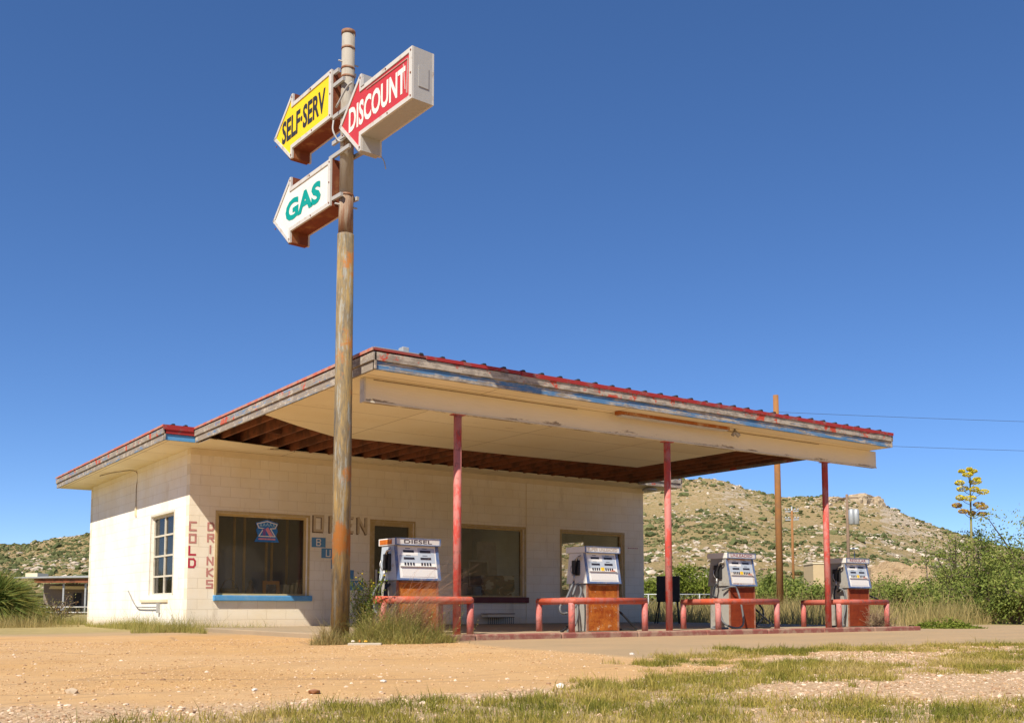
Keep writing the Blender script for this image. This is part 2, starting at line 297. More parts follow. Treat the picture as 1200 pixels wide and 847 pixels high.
# ------------------------------------------------------------------ layout functions for the lot
def fbm(x, y, s, seed=0):
    """cheap value noise, 0..1"""
    r = np.random.default_rng(seed); T = r.random((256, 256)); out = 0; a = .5; tot = 0
    for o in range(4):
        X = x/s; Y = y/s; i = np.floor(X).astype(int); j = np.floor(Y).astype(int); fx = X-i; fy = Y-j; fx = fx*fx*(3-2*fx); fy = fy*fy*(3-2*fy)
        g = lambda a_, b_: T[(a_) % 256, (b_) % 256]
        out = out+a*((g(i, j)*(1-fx)+g(i+1, j)*fx)*(1-fy)+(g(i, j+1)*(1-fx)+g(i+1, j+1)*fx)*fy); tot += a; a *= .5; s = s*.5
    return out/tot
def sst(x, a, b): t = np.clip((x-a)/(b-a), 0, 1); return t*t*(3-2*t)
def lot(x, y):
    """cover of each kind of ground at a place (the strips run across the lot)"""
    P = np.stack([x, y, np.zeros_like(x)], -1); bx, by = bearing(P); dep = (P-CAM)@fw
    ok = dep > 1.0; by = np.where(ok, by, 2000.); bx = np.where(ok, bx, 600.); bx = np.clip(bx, -600, 2400)
    n = fbm(x+50, y+50, 1.3, 1)-.5; n2 = fbm(x+50, y+50, .35, 2)-.5; nn = n*1.0+n2*.7
    k = (by-711)/30.                    # strips get thicker with nearness
    def strip(xs, ys, hw): return 1-sst(np.abs(by-np.interp(bx, xs, ys)+nn*10*k), np.interp(bx, xs, hw)*.7, np.interp(bx, xs, hw)*1.25)
    A = strip([700, 760, 860, 1000, 1100, 1200, 2200], [776, 771.5, 768, 762, 757, 753.5, 728], [0, 3, 5, 4, 4.5, 4, 2])
    B = strip([640, 690, 760, 860, 1000, 1100, 1200, 2200], [806, 799, 795, 791, 783, 780, 772, 736], [0, 4, 8, 9, 9, 9, 9, 4])
    C = strip([700, 760, 850, 950, 1010], [806, 808, 806, 803, 802], [0, 5, 7, 5, 0])
    D = sst(by-np.interp(bx, [-400, 0, 110, 200, 300, 400, 500, 600, 700, 800, 900, 1000, 1100, 1200, 1500], [868, 862, 845, 838, 832, 827, 822, 816, 811, 817, 816, 820, 824, 821, 817])+nn*16, -2, 5)
    cut = sst(fbm(x+9, y+9, .5, 5), .34, .46)
    grass = np.clip(np.maximum.reduce([A*cut, B*cut, C*.8*cut, D*(.35+.65*sst(fbm(x+3, y+3, .6, 6), .30, .48))]), 0, 1)
    gravel = sst(by-np.interp(bx, [-400, 0, 150, 300, 450, 600, 680, 800, 900, 1000, 1200, 2200], [828, 828, 826, 822, 816, 806, 798, 790, 770, 764, 757, 730])+nn*9, -3, 5)
    conc = 1-sst(by-np.interp(bx, [-600, 0, 300, 400, 530, 600, 700, 760, 800, 900, 1000, 1200, 2200], [745.5, 745.5, 746, 750, 756, 761, 766.5, 769.5, 768.5, 765, 759, 750.5, 727])+n*5, -1, 2.5)
    return grass, gravel, conc, bx, by, dep
def gheight(x, y):
    r = .045*sst(y, -11.5, -8.0)*sst(x, -3.5, 0.5)+.05*sst(y, -4, -.5)*sst(-x, -1.5, .5)*0
    near = fbm(x+50, y+50, .9, 3)-.5
    return r+near*.03*(1-sst(y, -13.5, -11.5))
# ------------------------------------------------------------------ ground
def axis(lo, hi, s, far, g=1.18):
    a = list(np.arange(lo, hi+s/2, s)); st = s; p = a[-1]
    while p < far: st *= g; p += st; a.append(p)
    st = s; p = a[0]; pre = []
    while p > -far: st *= g; p -= st; pre.append(p)
    return np.array(pre[::-1]+a)
gx = axis(-9, 16, .07, 3500); gy = axis(-18.5, -6, .07, 3500)
X, Y = np.meshgrid(gx, gy, indexing='ij'); Z = gheight(X, Y)
near = (X > -60) & (X < 90) & (Y > -40) & (Y < 60)
grass_, gravel_, conc_, BX, BY, DEP = lot(X, Y)
field = sst(DEP, 16, 17)*0
nx, ny = X.shape; idx = np.arange(nx*ny).reshape(nx, ny)
F = np.stack([idx[:-1, :-1], idx[1:, :-1], idx[1:, 1:], idx[:-1, 1:]], -1).reshape(-1, 4)
def npmesh(name, V, F, attrs={}, smooth=False):
    me = bpy.data.meshes.new(name); k = F.shape[1]; V = np.asarray(V, np.float32)
    me.vertices.add(len(V)); me.vertices.foreach_set('co', V.ravel()); me.loops.add(F.size); me.loops.foreach_set('vertex_index', F.astype(np.int32).ravel())
    me.polygons.add(len(F)); me.polygons.foreach_set('loop_start', np.arange(0, F.size, k, dtype=np.int32)); me.polygons.foreach_set('loop_total', np.full(len(F), k, np.int32))
    me.polygons.foreach_set('use_smooth', np.full(len(F), smooth))
    me.update(calc_edges=True)
    for a, v in attrs.items(): at_ = me.attributes.new(a, 'FLOAT', 'POINT'); at_.data.foreach_set('value', np.asarray(v, np.float32).ravel())
    return me
def m_ground():
    k = NT('lot_ground', .92, spec=.12); P = k.co(geo=True)
    f0 = k.noise(.35, 6, .6, P); f1 = k.noise(1.6, 9, .72, k.co((1, .55, 1), (0, 0, -.6), True)); f2 = k.noise(45, 4, .7, P); f3 = k.noise(190, 2, .6, P)
    dirt = k.mix(k.ramp(f1, (.35, 0), (.68, 1)), (.58, .345, .135), (.46, .275, .12)); dirt = k.mix(k.ramp(f0, (.4, 0), (.65, .8)), dirt, (.60, .40, .21))
    dirt = k.mix(k.ramp(f2, (.58, 0), (.70, .55)), dirt, (.33, .20, .11)); dirt = k.mix(k.ramp(f3, (.3, .45), (.5, 0)), dirt, (.36, .22, .12)); dirt = k.mix(k.ramp(f3, (.56, 0), (.75, .5)), dirt, (.74, .54, .34)); dirt = k.mix(k.ramp(k.noise(5, 9, .75, k.co((.5, 1.6, 1), (0, 0, .6), True)), (.50, 0), (.62, .55)), dirt, (.42, .26, .13)); dirt = k.mix(k.ramp(k.noise(17, 6, .8, P), (.55, 0), (.66, .45)), dirt, (.36, .22, .11)); crk = k.n('ShaderNodeTexVoronoi', feature='DISTANCE_TO_EDGE'); crk.inputs['Scale'].default_value = .42; k.l(k.co((.5, 1.5, 1), (0, 0, .5), True), crk.inputs['Vector']); dirt = k.mix(k.ramp(crk.outputs[0], (.0, .55), (.012, 0)), dirt, (.26, .17, .10))
    vo = k.n('ShaderNodeTexVoronoi'); vo.inputs['Scale'].default_value = 55; k.l(P, vo.inputs['Vector'])
    grav = k.mix(k.ramp(vo.outputs['Color'], (.2, 0), (.8, 1)), (.48, .31, .16), (.72, .53, .33)); grav = k.mix(k.ramp(vo.outputs[0], (.25, 0), (.6, .55)), grav, (.28, .18, .11))
    conc = k.mix(k.ramp(k.noise(1.2, 8, .7, k.co((.4, 1, 1), geo=True)), (.35, 0), (.68, 1)), (.42, .29, .165), (.34, .25, .15)); conc = k.mix(k.ramp(f2, (.6, 0), (.75, .4)), conc, (.2, .16, .11))
    # oil stains on the drive
    oil = k.noise(.9, 3, .5, k.co((.6, 2.2, 1), geo=True)); conc = k.mix(k.ramp(oil, (.70, 0), (.74, .6)), conc, (.11, .075, .05))
    soil = k.mix(f2, (.26, .20, .10), (.42, .31, .17))
    c = k.mix(k.attr('gravel'), dirt, grav); c = k.mix(k.attr('conc'), c, conc); c = k.mix(k.math('MULTIPLY', k.attr('grass'), .8), c, soil)
    field = k.mix(k.ramp(f1, (.35, 0), (.65, 1)), (.27, .22, .09), (.36, .28, .13)); c = k.mix(k.attr('field'), c, field)
    k.bump(k.math('ADD', k.math('MULTIPLY', f2, .8), k.math('ADD', f3, k.math('MULTIPLY', k.math('MULTIPLY', vo.outputs[0], -1.5), k.attr('gravel')))), .45, .012); return k.out(c)
fieldmask = np.clip(np.maximum(sst(Y, 0.3, 1.2)*1.0, np.maximum(sst(X, 17.5, 19), sst(X, 12.1, 12.9)*sst(Y, -7.3+.25*(X-12), -6.4+.25*(X-12))))*sst(DEP, 14, 20), 0, 1)
# a dirt road crosses on the far right
fieldmask = np.where((X > 16) & (np.abs(BY-741) < 7+0*X), fieldmask*.25, fieldmask)
me = npmesh('ground', np.stack([X, Y, Z], -1).reshape(-1, 3), F, dict(grass=grass_*near, gravel=gravel_*near, conc=conc_*near, field=fieldmask))
tag(link('ground', me, m_ground()), kind='structure')
# ------------------------------------------------------------------ concrete island and kerb
SZ = .12
MB().box(.1, 12.1, -7.45, 8.6, -.2, SZ).build('pavement', M['slab'], bevel=.015)['kind'] = 'structure'
mb = MB()
for i in range(8): mb.box(.1+i*1.5, .1+(i+1)*1.5-.012, -7.60, -7.452, -.2, SZ+.006)
mb.build('kerb', M['kerb'], bevel=.02)['kind'] = 'structure'
# ------------------------------------------------------------------ hills
ux = [-1800, -900, -300, 0, 25, 60, 104, 250, 450, 650, 755, 800, 830, 850, 880, 920, 960, 1000, 1035, 1060, 1100, 1150, 1200, 1400, 1700, 2300, 3500]
ue = [20, 45, 60, 74, 73, 81, 87, 105, 122, 138, 147, 151, 153, 150, 139, 131, 131, 129, 123, 112, 96, 80, 66, 42, 28, 20, 12]
uu = np.concatenate([np.linspace(-1800, 0, 60)[:-1], np.linspace(0, 1200, 420)[:-1], np.linspace(1200, 3500, 90)]); dd = np.concatenate([np.linspace(100, 420, 230)[:-1], np.linspace(420, 900, 30)])
U, D = np.meshgrid(uu, dd, indexing='ij')
RD = 400.
def hillz(U, D):
    P = CAM[:2]+D[..., None]*(fw[:2]+((U-600)/1186.2)[..., None]*rt[:2]); e = np.interp(U, ux, ue)
    t = np.clip((D-115)/(RD-115), 0, 1.6); prof = np.where(t < 1, (t**1.35*.86+.14*sst(t, .8, 1.0)), 1-(t-1)*.35)
    h = (e/1186.2*RD+.5)*prof
    n = fbm(P[..., 0]+3000, P[..., 1]+3000, 60., 11)-.5; n2 = fbm(P[..., 0]+3000, P[..., 1]+3000, 9., 12)-.5
    led = (h/5.5+n*2.2); led = led-np.floor(led); ledge = sst(led, .62, .9)-led      # benches of rock
    h = h+(n*9+n2*2.0+ledge*1.5)*np.clip(t*2, 0, 1)*np.clip(1.12-t, .12, 1)
    return P, np.where(D < 116, -.5, h-.3)
P2, HZ_ = hillz(U, D)
nx, ny = U.shape; idx = np.arange(nx*ny).reshape(nx, ny); F = np.stack([idx[:-1, :-1], idx[1:, :-1], idx[1:, 1:], idx[:-1, 1:]], -1).reshape(-1, 4)
def m_hill():
    k = NT('hillside', .95, spec=.05); P = k.co(geo=True); z = k.xyz(P)[2]
    a = k.noise(.03, 8, .65, P); b = k.noise(.3, 9, .75, k.co((1, 1, 2.5), geo=True)); c_ = k.noise(1.2, 6, .75, P)
    c = k.mix(k.ramp(a, (.35, 0), (.65, 1)), (.33, .245, .115), (.38, .27, .15)); c = k.mix(k.ramp(c_, (.48, 0), (.60, .8)), c, (.17, .165, .06))
    nz = k.n('ShaderNodeNewGeometry'); sl = k.xyz(nz.outputs['Normal'])[2]
    rock = k.mix(b, (.30, .24, .18), (.62, .52, .40)); c = k.mix(k.ramp(k.math('ADD', b, k.math('MULTIPLY', k.math('SUBTRACT', .93, sl), 1.6)), (.54, 0), (.64, .85)), c, rock)
    k.bump(k.math('ADD', b, c_), .8, .8); return k.out(c)
me = npmesh('hill', np.concatenate([P2, HZ_[..., None]], -1).reshape(-1, 3), F, smooth=True); tag(link('hill', me, m_hill()), kind='structure')
# unseen range added behind the camera so the window glass mirrors dark hills
ub = np.linspace(-1, 1, 90); db = np.linspace(0, 1, 30); A_, B_ = np.meshgrid(ub*2.0, db, indexing='ij')
rb = 150+B_*260; bx_ = CAM[0]-np.cos(YAW+A_)*rb; by_ = CAM[1]-np.sin(YAW+A_)*rb; hb_ = (38+22*(fbm(A_*3+20, B_*0+3, 1., 8)))*B_**.8+(fbm(bx_+3000, by_+3000, 20., 13)-.5)*4*B_-.5
nx, ny = A_.shape; idx = np.arange(nx*ny).reshape(nx, ny); F = np.stack([idx[:-1, :-1], idx[:-1, 1:], idx[1:, 1:], idx[1:, :-1]], -1).reshape(-1, 4)
tag(link('hill', npmesh('hill', np.stack([bx_, by_, hb_], -1).reshape(-1, 3), F, smooth=True), me.materials[0]), kind='structure')
# scrub and stones scattered over the hillside
ICO = None
def ico():
    import bmesh
    bm = bmesh.new(); bmesh.ops.create_icosphere(bm, subdivisions=1, radius=1); v = np.array([p.co[:] for p in bm.verts]); f = np.array([[q.index for q in p.verts] for p in bm.faces]); bm.free(); return v, f
iv, fi = ico()
def blobs(name, C, R, mat, flat=.7, jit=.35, kind='stuff', parent=None):
    n = len(C); j = 1+(rng.random((n, len(iv), 1))-.5)*2*jit; sc = np.stack([R*rng.uniform(.7, 1.3, n), R*rng.uniform(.7, 1.3, n), R*flat*rng.uniform(.7, 1.3, n)], -1)
    th_ = rng.uniform(0, 6.28, n); c, s = np.cos(th_), np.sin(th_); v = iv[None]*j*sc[:, None]; v = np.stack([v[..., 0]*c[:, None]-v[..., 1]*s[:, None], v[..., 0]*s[:, None]+v[..., 1]*c[:, None], v[..., 2]], -1)+C[:, None]
    F = (fi[None]+(np.arange(n)*len(iv))[:, None, None]).reshape(-1, 3)
    me = npmesh(name, v.reshape(-1, 3), F, dict(rnd=np.repeat(rng.random(n), len(iv)))); o = link(name, me, mat, parent)
    if kind: o['kind'] = kind
    return o
def m_rnd(name, st, rough=.8, sc=20, trans=0):
    k = NT(name, rough, spec=.15); c = k.ramp(k.attr('rnd'), *st); n = k.noise(sc, 4, .6); k.l(k.mix(.35, c, k.mix(1, c, k.ramp(n, (.3, .5), (.7, 1.0)), 'MULTIPLY')), k.b.inputs['Base Color'])
    if trans:
        t = k.n('ShaderNodeBsdfTranslucent'); k.l(c, t.inputs[0]); x = k.n('ShaderNodeMixShader'); x.inputs[0].default_value = trans; k.l(k.b.outputs[0], x.inputs[1]); k.l(t.outputs[0], x.inputs[2]); k.l(x.outputs[0], k.t.nodes['Material Output'].inputs[0])
    return k.m
M['scrub'] = m_rnd('hill_scrub_leaf', [(0, (.07, .085, .03)), (.6, (.12, .135, .05)), (1, (.20, .19, .08))], sc=.8)
M['hillstone'] = m_rnd('hill_stone', [(0, (.36, .29, .21)), (1, (.62, .53, .42))], sc=.8)
def scatter(n, dlo, dhi, ulo=-500, uhi=1900, dens=None, seed=1):
    r = np.random.default_rng(seed); d = np.sqrt(r.uniform(dlo**2, dhi**2, n)); u = r.uniform(ulo, uhi, n)
    P, h = hillz(u, d); keep = np.ones(n, bool) if dens is None else r.random(n) < dens(P, d, u)
    return np.concatenate([P, h[:, None]], -1)[keep], d[keep]
sc_, d_ = scatter(75000, 125, 405, dens=lambda P, d, u: .12+.62*sst(fbm(P[:, 0]+3000, P[:, 1]+3000, 30., 21), .42, .62)+.4*(u < 300)+.5*(d < 190))
R_ = np.random.default_rng(3).gamma(1.8, .17, len(sc_))+.10; sc_[:, 2] += R_*.2
blobs('hill_scrub', sc_, R_, M['scrub'], .62)
st_, d_ = scatter(26000, 150, 408, dens=lambda P, d, u: .08+.92*sst(fbm(P[:, 0]+3000, P[:, 1]+3000, 22., 31), .50, .60), seed=5)
blobs('hill_stones', st_, np.random.default_rng(4).gamma(1.7, .20, len(st_))+.10, M['hillstone'], .55)
# ------------------------------------------------------------------ rocky outcrops on the ridge
M['cliff'] = dirty('cliff_rock', (.42, .33, .22), (.28, .22, .15), .25, .4, .65, .95, .8)
def crag(x, ytop, wpx, hpx, label, seed):
    r = np.random.default_rng(seed); s = 396/1186.2; p = at(x, ytop, 396); o = thing('rock_outcrop', (p[0], p[1], p[2]-hpx*s*.75), label, 'rock', 'rock outcrops on the ridge'); m = MB()
    import bmesh; bm = bmesh.new(); bmesh.ops.create_icosphere(bm, subdivisions=4, radius=1)
    for v in bm.verts:
        c = np.array(v.co); n = fbm(np.array([c[0]*3+c[2]*2+9+seed]), np.array([c[1]*3+c[2]*3+9]), 1., seed)[0]; q = np.sign(c)*np.abs(c)**.55
        v.co = Vector(tuple(q*np.array([wpx*s/2, wpx*s/2, hpx*s])*(.72+.5*n)))
    me = bpy.data.meshes.new('rock'); bm.to_mesh(me); bm.free(); link('rock', me, M['cliff'], o)
crag(1008, 582, 28, 13, 'broad block of tan cliff rock on the ridge, left of the rounded boulder', 1)
crag(1027, 586, 16, 17, 'rounded tan boulder at the right end of the rocky ridge', 2)
crag(972, 585, 40, 8, 'long low ledge of tan rock on the ridge left of the broad block', 3)
crag(938, 587, 26, 6, 'small pale rock ledge on the ridge between the two tall poles', 4)
# ================================================================== the station building
GS = thing('gas_station', (0, 0, 0), 'abandoned white block gas station with a flat peeling canopy over its pumps', 'building')
W_, D_, H_ = 11.74, 8.0, 3.55; T_ = .2
# front wall built as piers and panels round the openings
op_front = [(.56, 2.44, .72, 2.33), (3.90, 4.93, SZ, 2.33), (6.02, 7.93, .72, 2.34), (9.05, 11.04, .72, 2.34)]
op_left = [(.92, 2.50, .75, 2.39)]
def wall(name, axis_, L, pos0, pos1, ops, m, ztop=H_):
    mb = MB(); xs = sorted({0., L, *[o[0] for o in ops], *[o[1] for o in ops]})
    for a, b in zip(xs[:-1], xs[1:]):
        cut = [(o[2], o[3]) for o in ops if o[0] <= a+1e-6 and o[1] >= b-1e-6]; segs = [(-.1, ztop)] if not cut else [(-.1, cut[0][0]), (cut[0][1], ztop)]
        for z0, z1 in segs:
            if z1-z0 < .01 or (z0 < 0 and z1 < .2 and cut and cut[0][0] < .2): continue
            if axis_ == 'x': mb.box(a, b, pos0, pos1, z0, z1)
            else: mb.box(pos0, pos1, a, b, z0, z1)
    return mb.build(name, m, GS)
wall('wall', 'x', W_, 0, T_, op_front, M['block_front'])
wl = wall('wall', 'y', D_, 0, T_, [(a, b, c, d) for a, b, c, d in op_left], M['block_side']); 
for v in wl.data.vertices:
    if v.co.y < .001: v.co.y = T_+.0
wall('wall', 'y', D_, W_-T_, W_, [(2.2, 4.6, 1.0, 2.3)], M['block_side'])
wall('wall', 'x', W_, D_-T_, D_, [(1.2, 3.0, 1.0, 2.3), (6.0, 7.4, .9, 2.3), (8.8, 11.0, .9, 2.3)], M['block_front'])  # back openings enlarged to let more daylight into the rooms
for o_ in [o for o in GS.children if o.name.startswith('wall')][2:3]:
    for v in o_.data.vertices:
        if v.co.y < .001: v.co.y = T_
for o_ in [o for o in GS.children if o.name.startswith('wall')][1:3]:
    for v in o_.data.vertices:
        if v.co.y > D_-.001: v.co.y = D_-T_
MB().box(T_, W_-T_, T_, D_-T_, .125, .14).build('floor', M['roomfloor'], GS)
MB().box(T_, W_-T_, T_, D_-T_, 3.0, 3.02).build('ceiling', M['roomceil'], GS)
mb = MB().box(3.2, 3.3, T_+.9, D_-T_, .14, 3.0).box(5.4, 5.5, T_+.9, D_-T_, .14, 3.0)
mb.build('partition', M['room'], GS)
mb = MB()
for x in (.78, 1.28, 1.50, 1.98, 2.10, 2.44): mb.box(x, x+.045, 1.1, 1.14, .14, 2.6)
mb.build('stud_frame', M['stud'], GS)
# wall-top trim board
MB().box(.0, W_, -.03, -.001, 3.43, 3.548).build('trim', M['cream'], GS)
MB().box(7.98, 7.995, -.012, -.001, .13, 3.43).build('conduit', M['cream'], GS)
# roofs: main roof
X0, X1, Y0, Y1 = -.71, 12.45, -.68, 8.65
cX0, cX1, cY0 = -.14, 10.98, -7.82
MB().box(X0+.03, X1-.03, Y0+.03, Y1-.03, 3.552, 3.58).build('soffit', M['ceiling'], GS)
mb = MB().box(X0-.02, X1+.02, Y0-.02, Y1+.02, 3.80, 3.83)
mb.box(cX0-.02, cX1+.02, cY0-.02, Y0-.021, 3.80, 3.83); mb.build('roof', M['roof'], GS)
# black deck above the open rafters
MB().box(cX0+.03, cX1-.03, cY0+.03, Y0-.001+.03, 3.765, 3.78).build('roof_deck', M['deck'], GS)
def fascia(p, q, n, mb_, mg_):
    """two lapped boards along p-q facing n"""
    p = np.array(p, float); q = np.array(q, float); d = q-p; L = np.linalg.norm(d); d /= L; n = np.array(n, float)
    MB().obox((*p, 0), (*d, 0), (*n, 0), (0, 0, 1), (0, L, -.03, 0, 3.55, 3.665)).build('fascia_board', mb_, GS, bevel=.004)
    MB().obox((*p, 0), (*d, 0), (*n, 0), (0, 0, 1), (0, L, -.03, .022, 3.667, 3.775)).build('fascia_board', mg_, GS, bevel=.004)
fascia((cX0, cY0), (cX1, cY0), (0, -1), M['fas_blue'], M['fas_grey'])
fascia((cX0, Y0), (cX0, cY0-.022), (-1, 0), M['fas_blue_s'], M['fas_grey_s'])
fascia((X0, Y1), (X0, Y0-.022), (-1, 0), M['fas_blue_s'], M['fas_grey_s'])
fascia((X0, Y0), (cX0, Y0), (0, -1), M['sill_blue'], M['redmetal'])
fascia((cX1, cY0-.022), (cX1, Y0), (1, 0), M['fas_grey_s'], M['fas_grey_s'])
fascia((cX1, Y0), (X1, Y0), (0, -1), M['fas_grey'], M['fas_grey']); fascia((X1, Y0-.022), (X1, Y1), (1, 0), M['fas_grey_s'], M['fas_grey_s'])
# red edge flashing and corrugation ends
mb = MB(); r_ = random.Random(2); x = cX0-.01
while x < cX1:      # bent and missing lengths of flashing
    L = r_.uniform(.8, 1.6)
    if x < .6: x = .62; continue
    h = r_.uniform(.045, .062); mb.box(x, min(x+L-.01, cX1+.02), cY0-.036, cY0-.024, 3.828-h, 3.829); x += L
mb.build('edge_flashing', M['redmetal'], GS)
mb = MB(); mb.box(cX0-.038, cX0-.024, cY0-.03, Y0-.03, 3.79, 3.829); mb.box(X0-.038, X0-.024, Y0-.03, Y1, 3.79, 3.829); mb.build('edge_flashing', M['redmetal_s'], GS)
mb = MB(); mb.box(X0-.03, cX0-.04, Y0-.04, Y0-.024, 3.74, 3.829); mb.build('edge_flashing', M['redmetal'], GS)
mb = MB(); x = .55
while x < cX1-.05:
    k_ = r_.uniform(.85, 1.1)
    mb.prism([(-.035, 0), (.035, 0), (.02, .028*k_), (-.02, .028*k_)], (x, cY0-.03, 3.8305), (1, 0, 0), (0, 0, 1), (0, 1, 0), 0, 7.0); x += .335
for x in (-.55, -.32): mb.prism([(-.035, 0), (.035, 0), (.02, .028), (-.02, .028)], (x, Y0-.03, 3.8305), (1, 0, 0), (0, 0, 1), (0, 1, 0), 0, 9.2)
mb.build('roof_rib', M['foam'], GS)
MB().box(.28, .38, cY0+.0, cY0+.12, 3.832, 3.91).build('roof_bracket', M['galv'], GS, bevel=.01)
MB().box(cX0, .52, cY0-.02, cY0+.3, 3.8315, 3.842).build('bare_flashing', M['galv'], GS)
# canopy ceiling: what is left of the boards
CE = 3.548
def sheet(poly, z0, z1, name, m): MB().prism(poly, (0, 0, 0), (1, 0, 0), (0, 1, 0), (0, 0, 1), z0, z1).build(name, m, GS)
sheet([(cX0+.031, cY0+.031), (8.85, cY0+.031), (8.85, -2.95), (5.6, -2.82), (1.67, -2.79), (.75, -3.4), (cX0+.031, -4.05)], CE, CE+.012, 'ceiling_board', M['ceiling'])
sheet([(8.86, cY0+.031), (cX1-.031, cY0+.031), (cX1-.031, -6.95), (8.86, -6.95)], CE, CE+.012, 'ceiling_board', M['ceiling'])
sheet([(cX0+.031, -1.44), (1.3, -1.16), (1.05, -.70), (cX0+.031, -.70)], CE-.03, CE-.018, 'ceiling_board', M['ceiling'])
# rafters
for i, x in enumerate(np.arange(.12, cX1-.06, .406)):
    MB().box(x, x+.04, cY0+.031, -.035 if x < W_ else -.7, 3.562, 3.763).build('rafter', M['rafter'], GS)
for i in range(26):
    x = .16+i*.406
    if i % 3 == 1: MB().box(x+.0, x+.366, -2.2, -2.16, 3.60, 3.74).build('blocking', M['rafter'], GS)
    if i % 4 == 2: MB().box(x+.0, x+.366, -1.0, -.96, 3.60, 3.74).build('blocking', M['rafter'], GS)
# beam over the posts
BY_ = -7.35
MB().box(-.02, 11.15, BY_, BY_+.09, 3.22, CE-.003).build('beam', M['beam'], GS, bevel=.006)
MB().box(-.045, -.022, BY_-.02, BY_+.11, 3.215, CE-.003).build('beam_end_cap', M['frame_w'], GS)
mb = MB().box(-.02, 11.15, BY_-.012, BY_-.0005, 3.215, 3.236); mb.build('beam_moulding', M['frame_w'], GS)
mb = MB()
for a, b in ((.1, 3.6), (4.7, 9.4)): mb.box(a, b, BY_-.004, BY_-.0005, 3.522, 3.532)
mb.build('beam_gap', M['shadowpaint'], GS)
for x in (1.47, 5.55, 9.63):
    p = MB().tube([(x, -7.29, SZ), (x, -7.29, 3.219)], .057, 20).build('post', M['post'], GS)
    MB().box(x-.1, x+.1, BY_+.0, BY_+.12, 3.205, 3.2185).build('post_cap', M['post'], p)
# rusted strip light, floodlight
mb = MB().box(4.25, 6.75, -7.58, -7.47, 3.49, 3.547); lf = mb.build('light_fixture', dirty('rusted_fixture', (.40, .13, .03), (.60, .45, .28), 6, .5, .62, .8), GS, bevel=.01)
MB().box(4.3, 6.7, -7.59, -7.46, 3.475, 3.488).build('reflector', M['signwhite'], lf)
mb = MB().tube([(6.95, -7.5, 3.547), (6.95, -7.5, 3.49)], .02, 8).tube([(6.95, -7.5, 3.5), (7.02, -7.54, 3.42)], .035, 10).tube([(6.95, -7.5, 3.5), (6.88, -7.52, 3.43)], .03, 10); mb.build('flood_light', M['alu'], GS)
mb = MB().lathe((11.6, -.4, 3.47), [(.02, .075), (.16, .05), (.2, 0), (.17, -.02)], 16); mb.build('soffit_lamp', M['galv'], GS)
# cable on the side wall, conduit below the window
MB().tube(smoothpath([(-.45, 5.2, 3.53), (-.3, 4.3, 3.53), (-.015, 3.75, 3.50), (-.015, 3.72, 3.1), (-.015, 3.70, 2.6)], 5), .008, 6).build('cable', M['woodgrey'], GS)
MB().box(-.03, -.001, 3.66, 3.74, 2.5, 2.72).build('cable_cover', M['cream'], GS)
MB().tube(smoothpath([(-.02, 4.1, .86), (-.04, 3.4, .54), (-.05, 2.9, .50), (-.05, 1.75, .50)], 5), .012, 8).build('pipe', M['alu'], GS)
MB().box(-.06, -.001, 1.7, 1.78, .38, .58).build('pipe_bracket', M['signgrey'], GS)
MB().box(-.03, -.001, 1.2, 3.1, .60, .655).build('patch_board', M['cream'], GS)
# ---- windows
def window(ax, a, b, z0, z1, fr, sill, sillh, mull=(), bars=(), sillout=.07, ext=.06, inset=.09, fwid=.05):
    def P(u0, u1, v0, v1, d0, d1, mb):
        return mb.box(u0, u1, v0, v1, d0, d1) if False else (mb.box(u0, u1, d0, d1, v0, v1) if ax == 'x' else mb.box(d0, d1, u0, u1, v0, v1))
    mb = MB(); d0, d1 = inset-.02, inset+.05
    P(a, b, z1-fwid, z1, d0, d1, mb); P(a, b, z0, z0+fwid*.7, d0, d1, mb); P(a, a+fwid, z0+fwid*.7, z1-fwid, d0, d1, mb); P(b-fwid, b, z0+fwid*.7, z1-fwid, d0, d1, mb)
    for u in mull: P(u-.02, u+.02, z0+fwid*.7, z1-fwid, d0+.003, d1-.003, mb)
    for v in bars: P(a+fwid, b-fwid, v-.018, v+.018, d0+.006, d1-.006, mb)
    wo = mb.build('window', fr, GS)
    mb = MB(); P(a+.01, b-.01, z0+.01, z1-.01, inset+.012, inset+.018, mb); mb.build('pane', M['glass'], wo)
    if sill is not None:
        mb = MB(); P(a-ext, b+ext*1.6, z0-sillh, z0-.001, -sillout, inset, mb); mb.build('sill', sill, wo, bevel=.012)
    mb = MB()   # thin reveal lining
    P(a-.045, b+.045, z1+.001, z1+.045, -.012, -.001, mb); P(b+.001, b+.045, z0, z1, -.012, -.001, mb); P(a-.045, a-.001, z0, z1, -.012, -.001, mb); mb.build('frame', fr, wo)
    return wo
w1 = window('x', .56, 2.44, .73, 2.33, M['frame_y'], M['sill_blue'], .11)
w2 = window('x', 6.02, 7.93, .73, 2.34, M['frame_y'], M['maroon'], .13)
w3 = window('x', 9.05, 11.04, .73, 2.34, M['frame_y'], None, 0)
w4 = window('y', .92, 2.50, .75, 2.39, M['frame_w'], None, 0, mull=(1.71,), bars=(1.13, 1.55, 1.97), inset=.07)
MB().box(.30, .31, .95, 1.66, .8, 2.3).build('reflection_board', M['frame_w'], w4); MB().box(.30, .31, 1.75, 2.48, 1.3, 2.3).build('reflection_board', dirty('grey_blue_sky_reflection', (.45, .52, .58)), w4)  # added pale boards stand in for reflected sky and white curtains in the panes
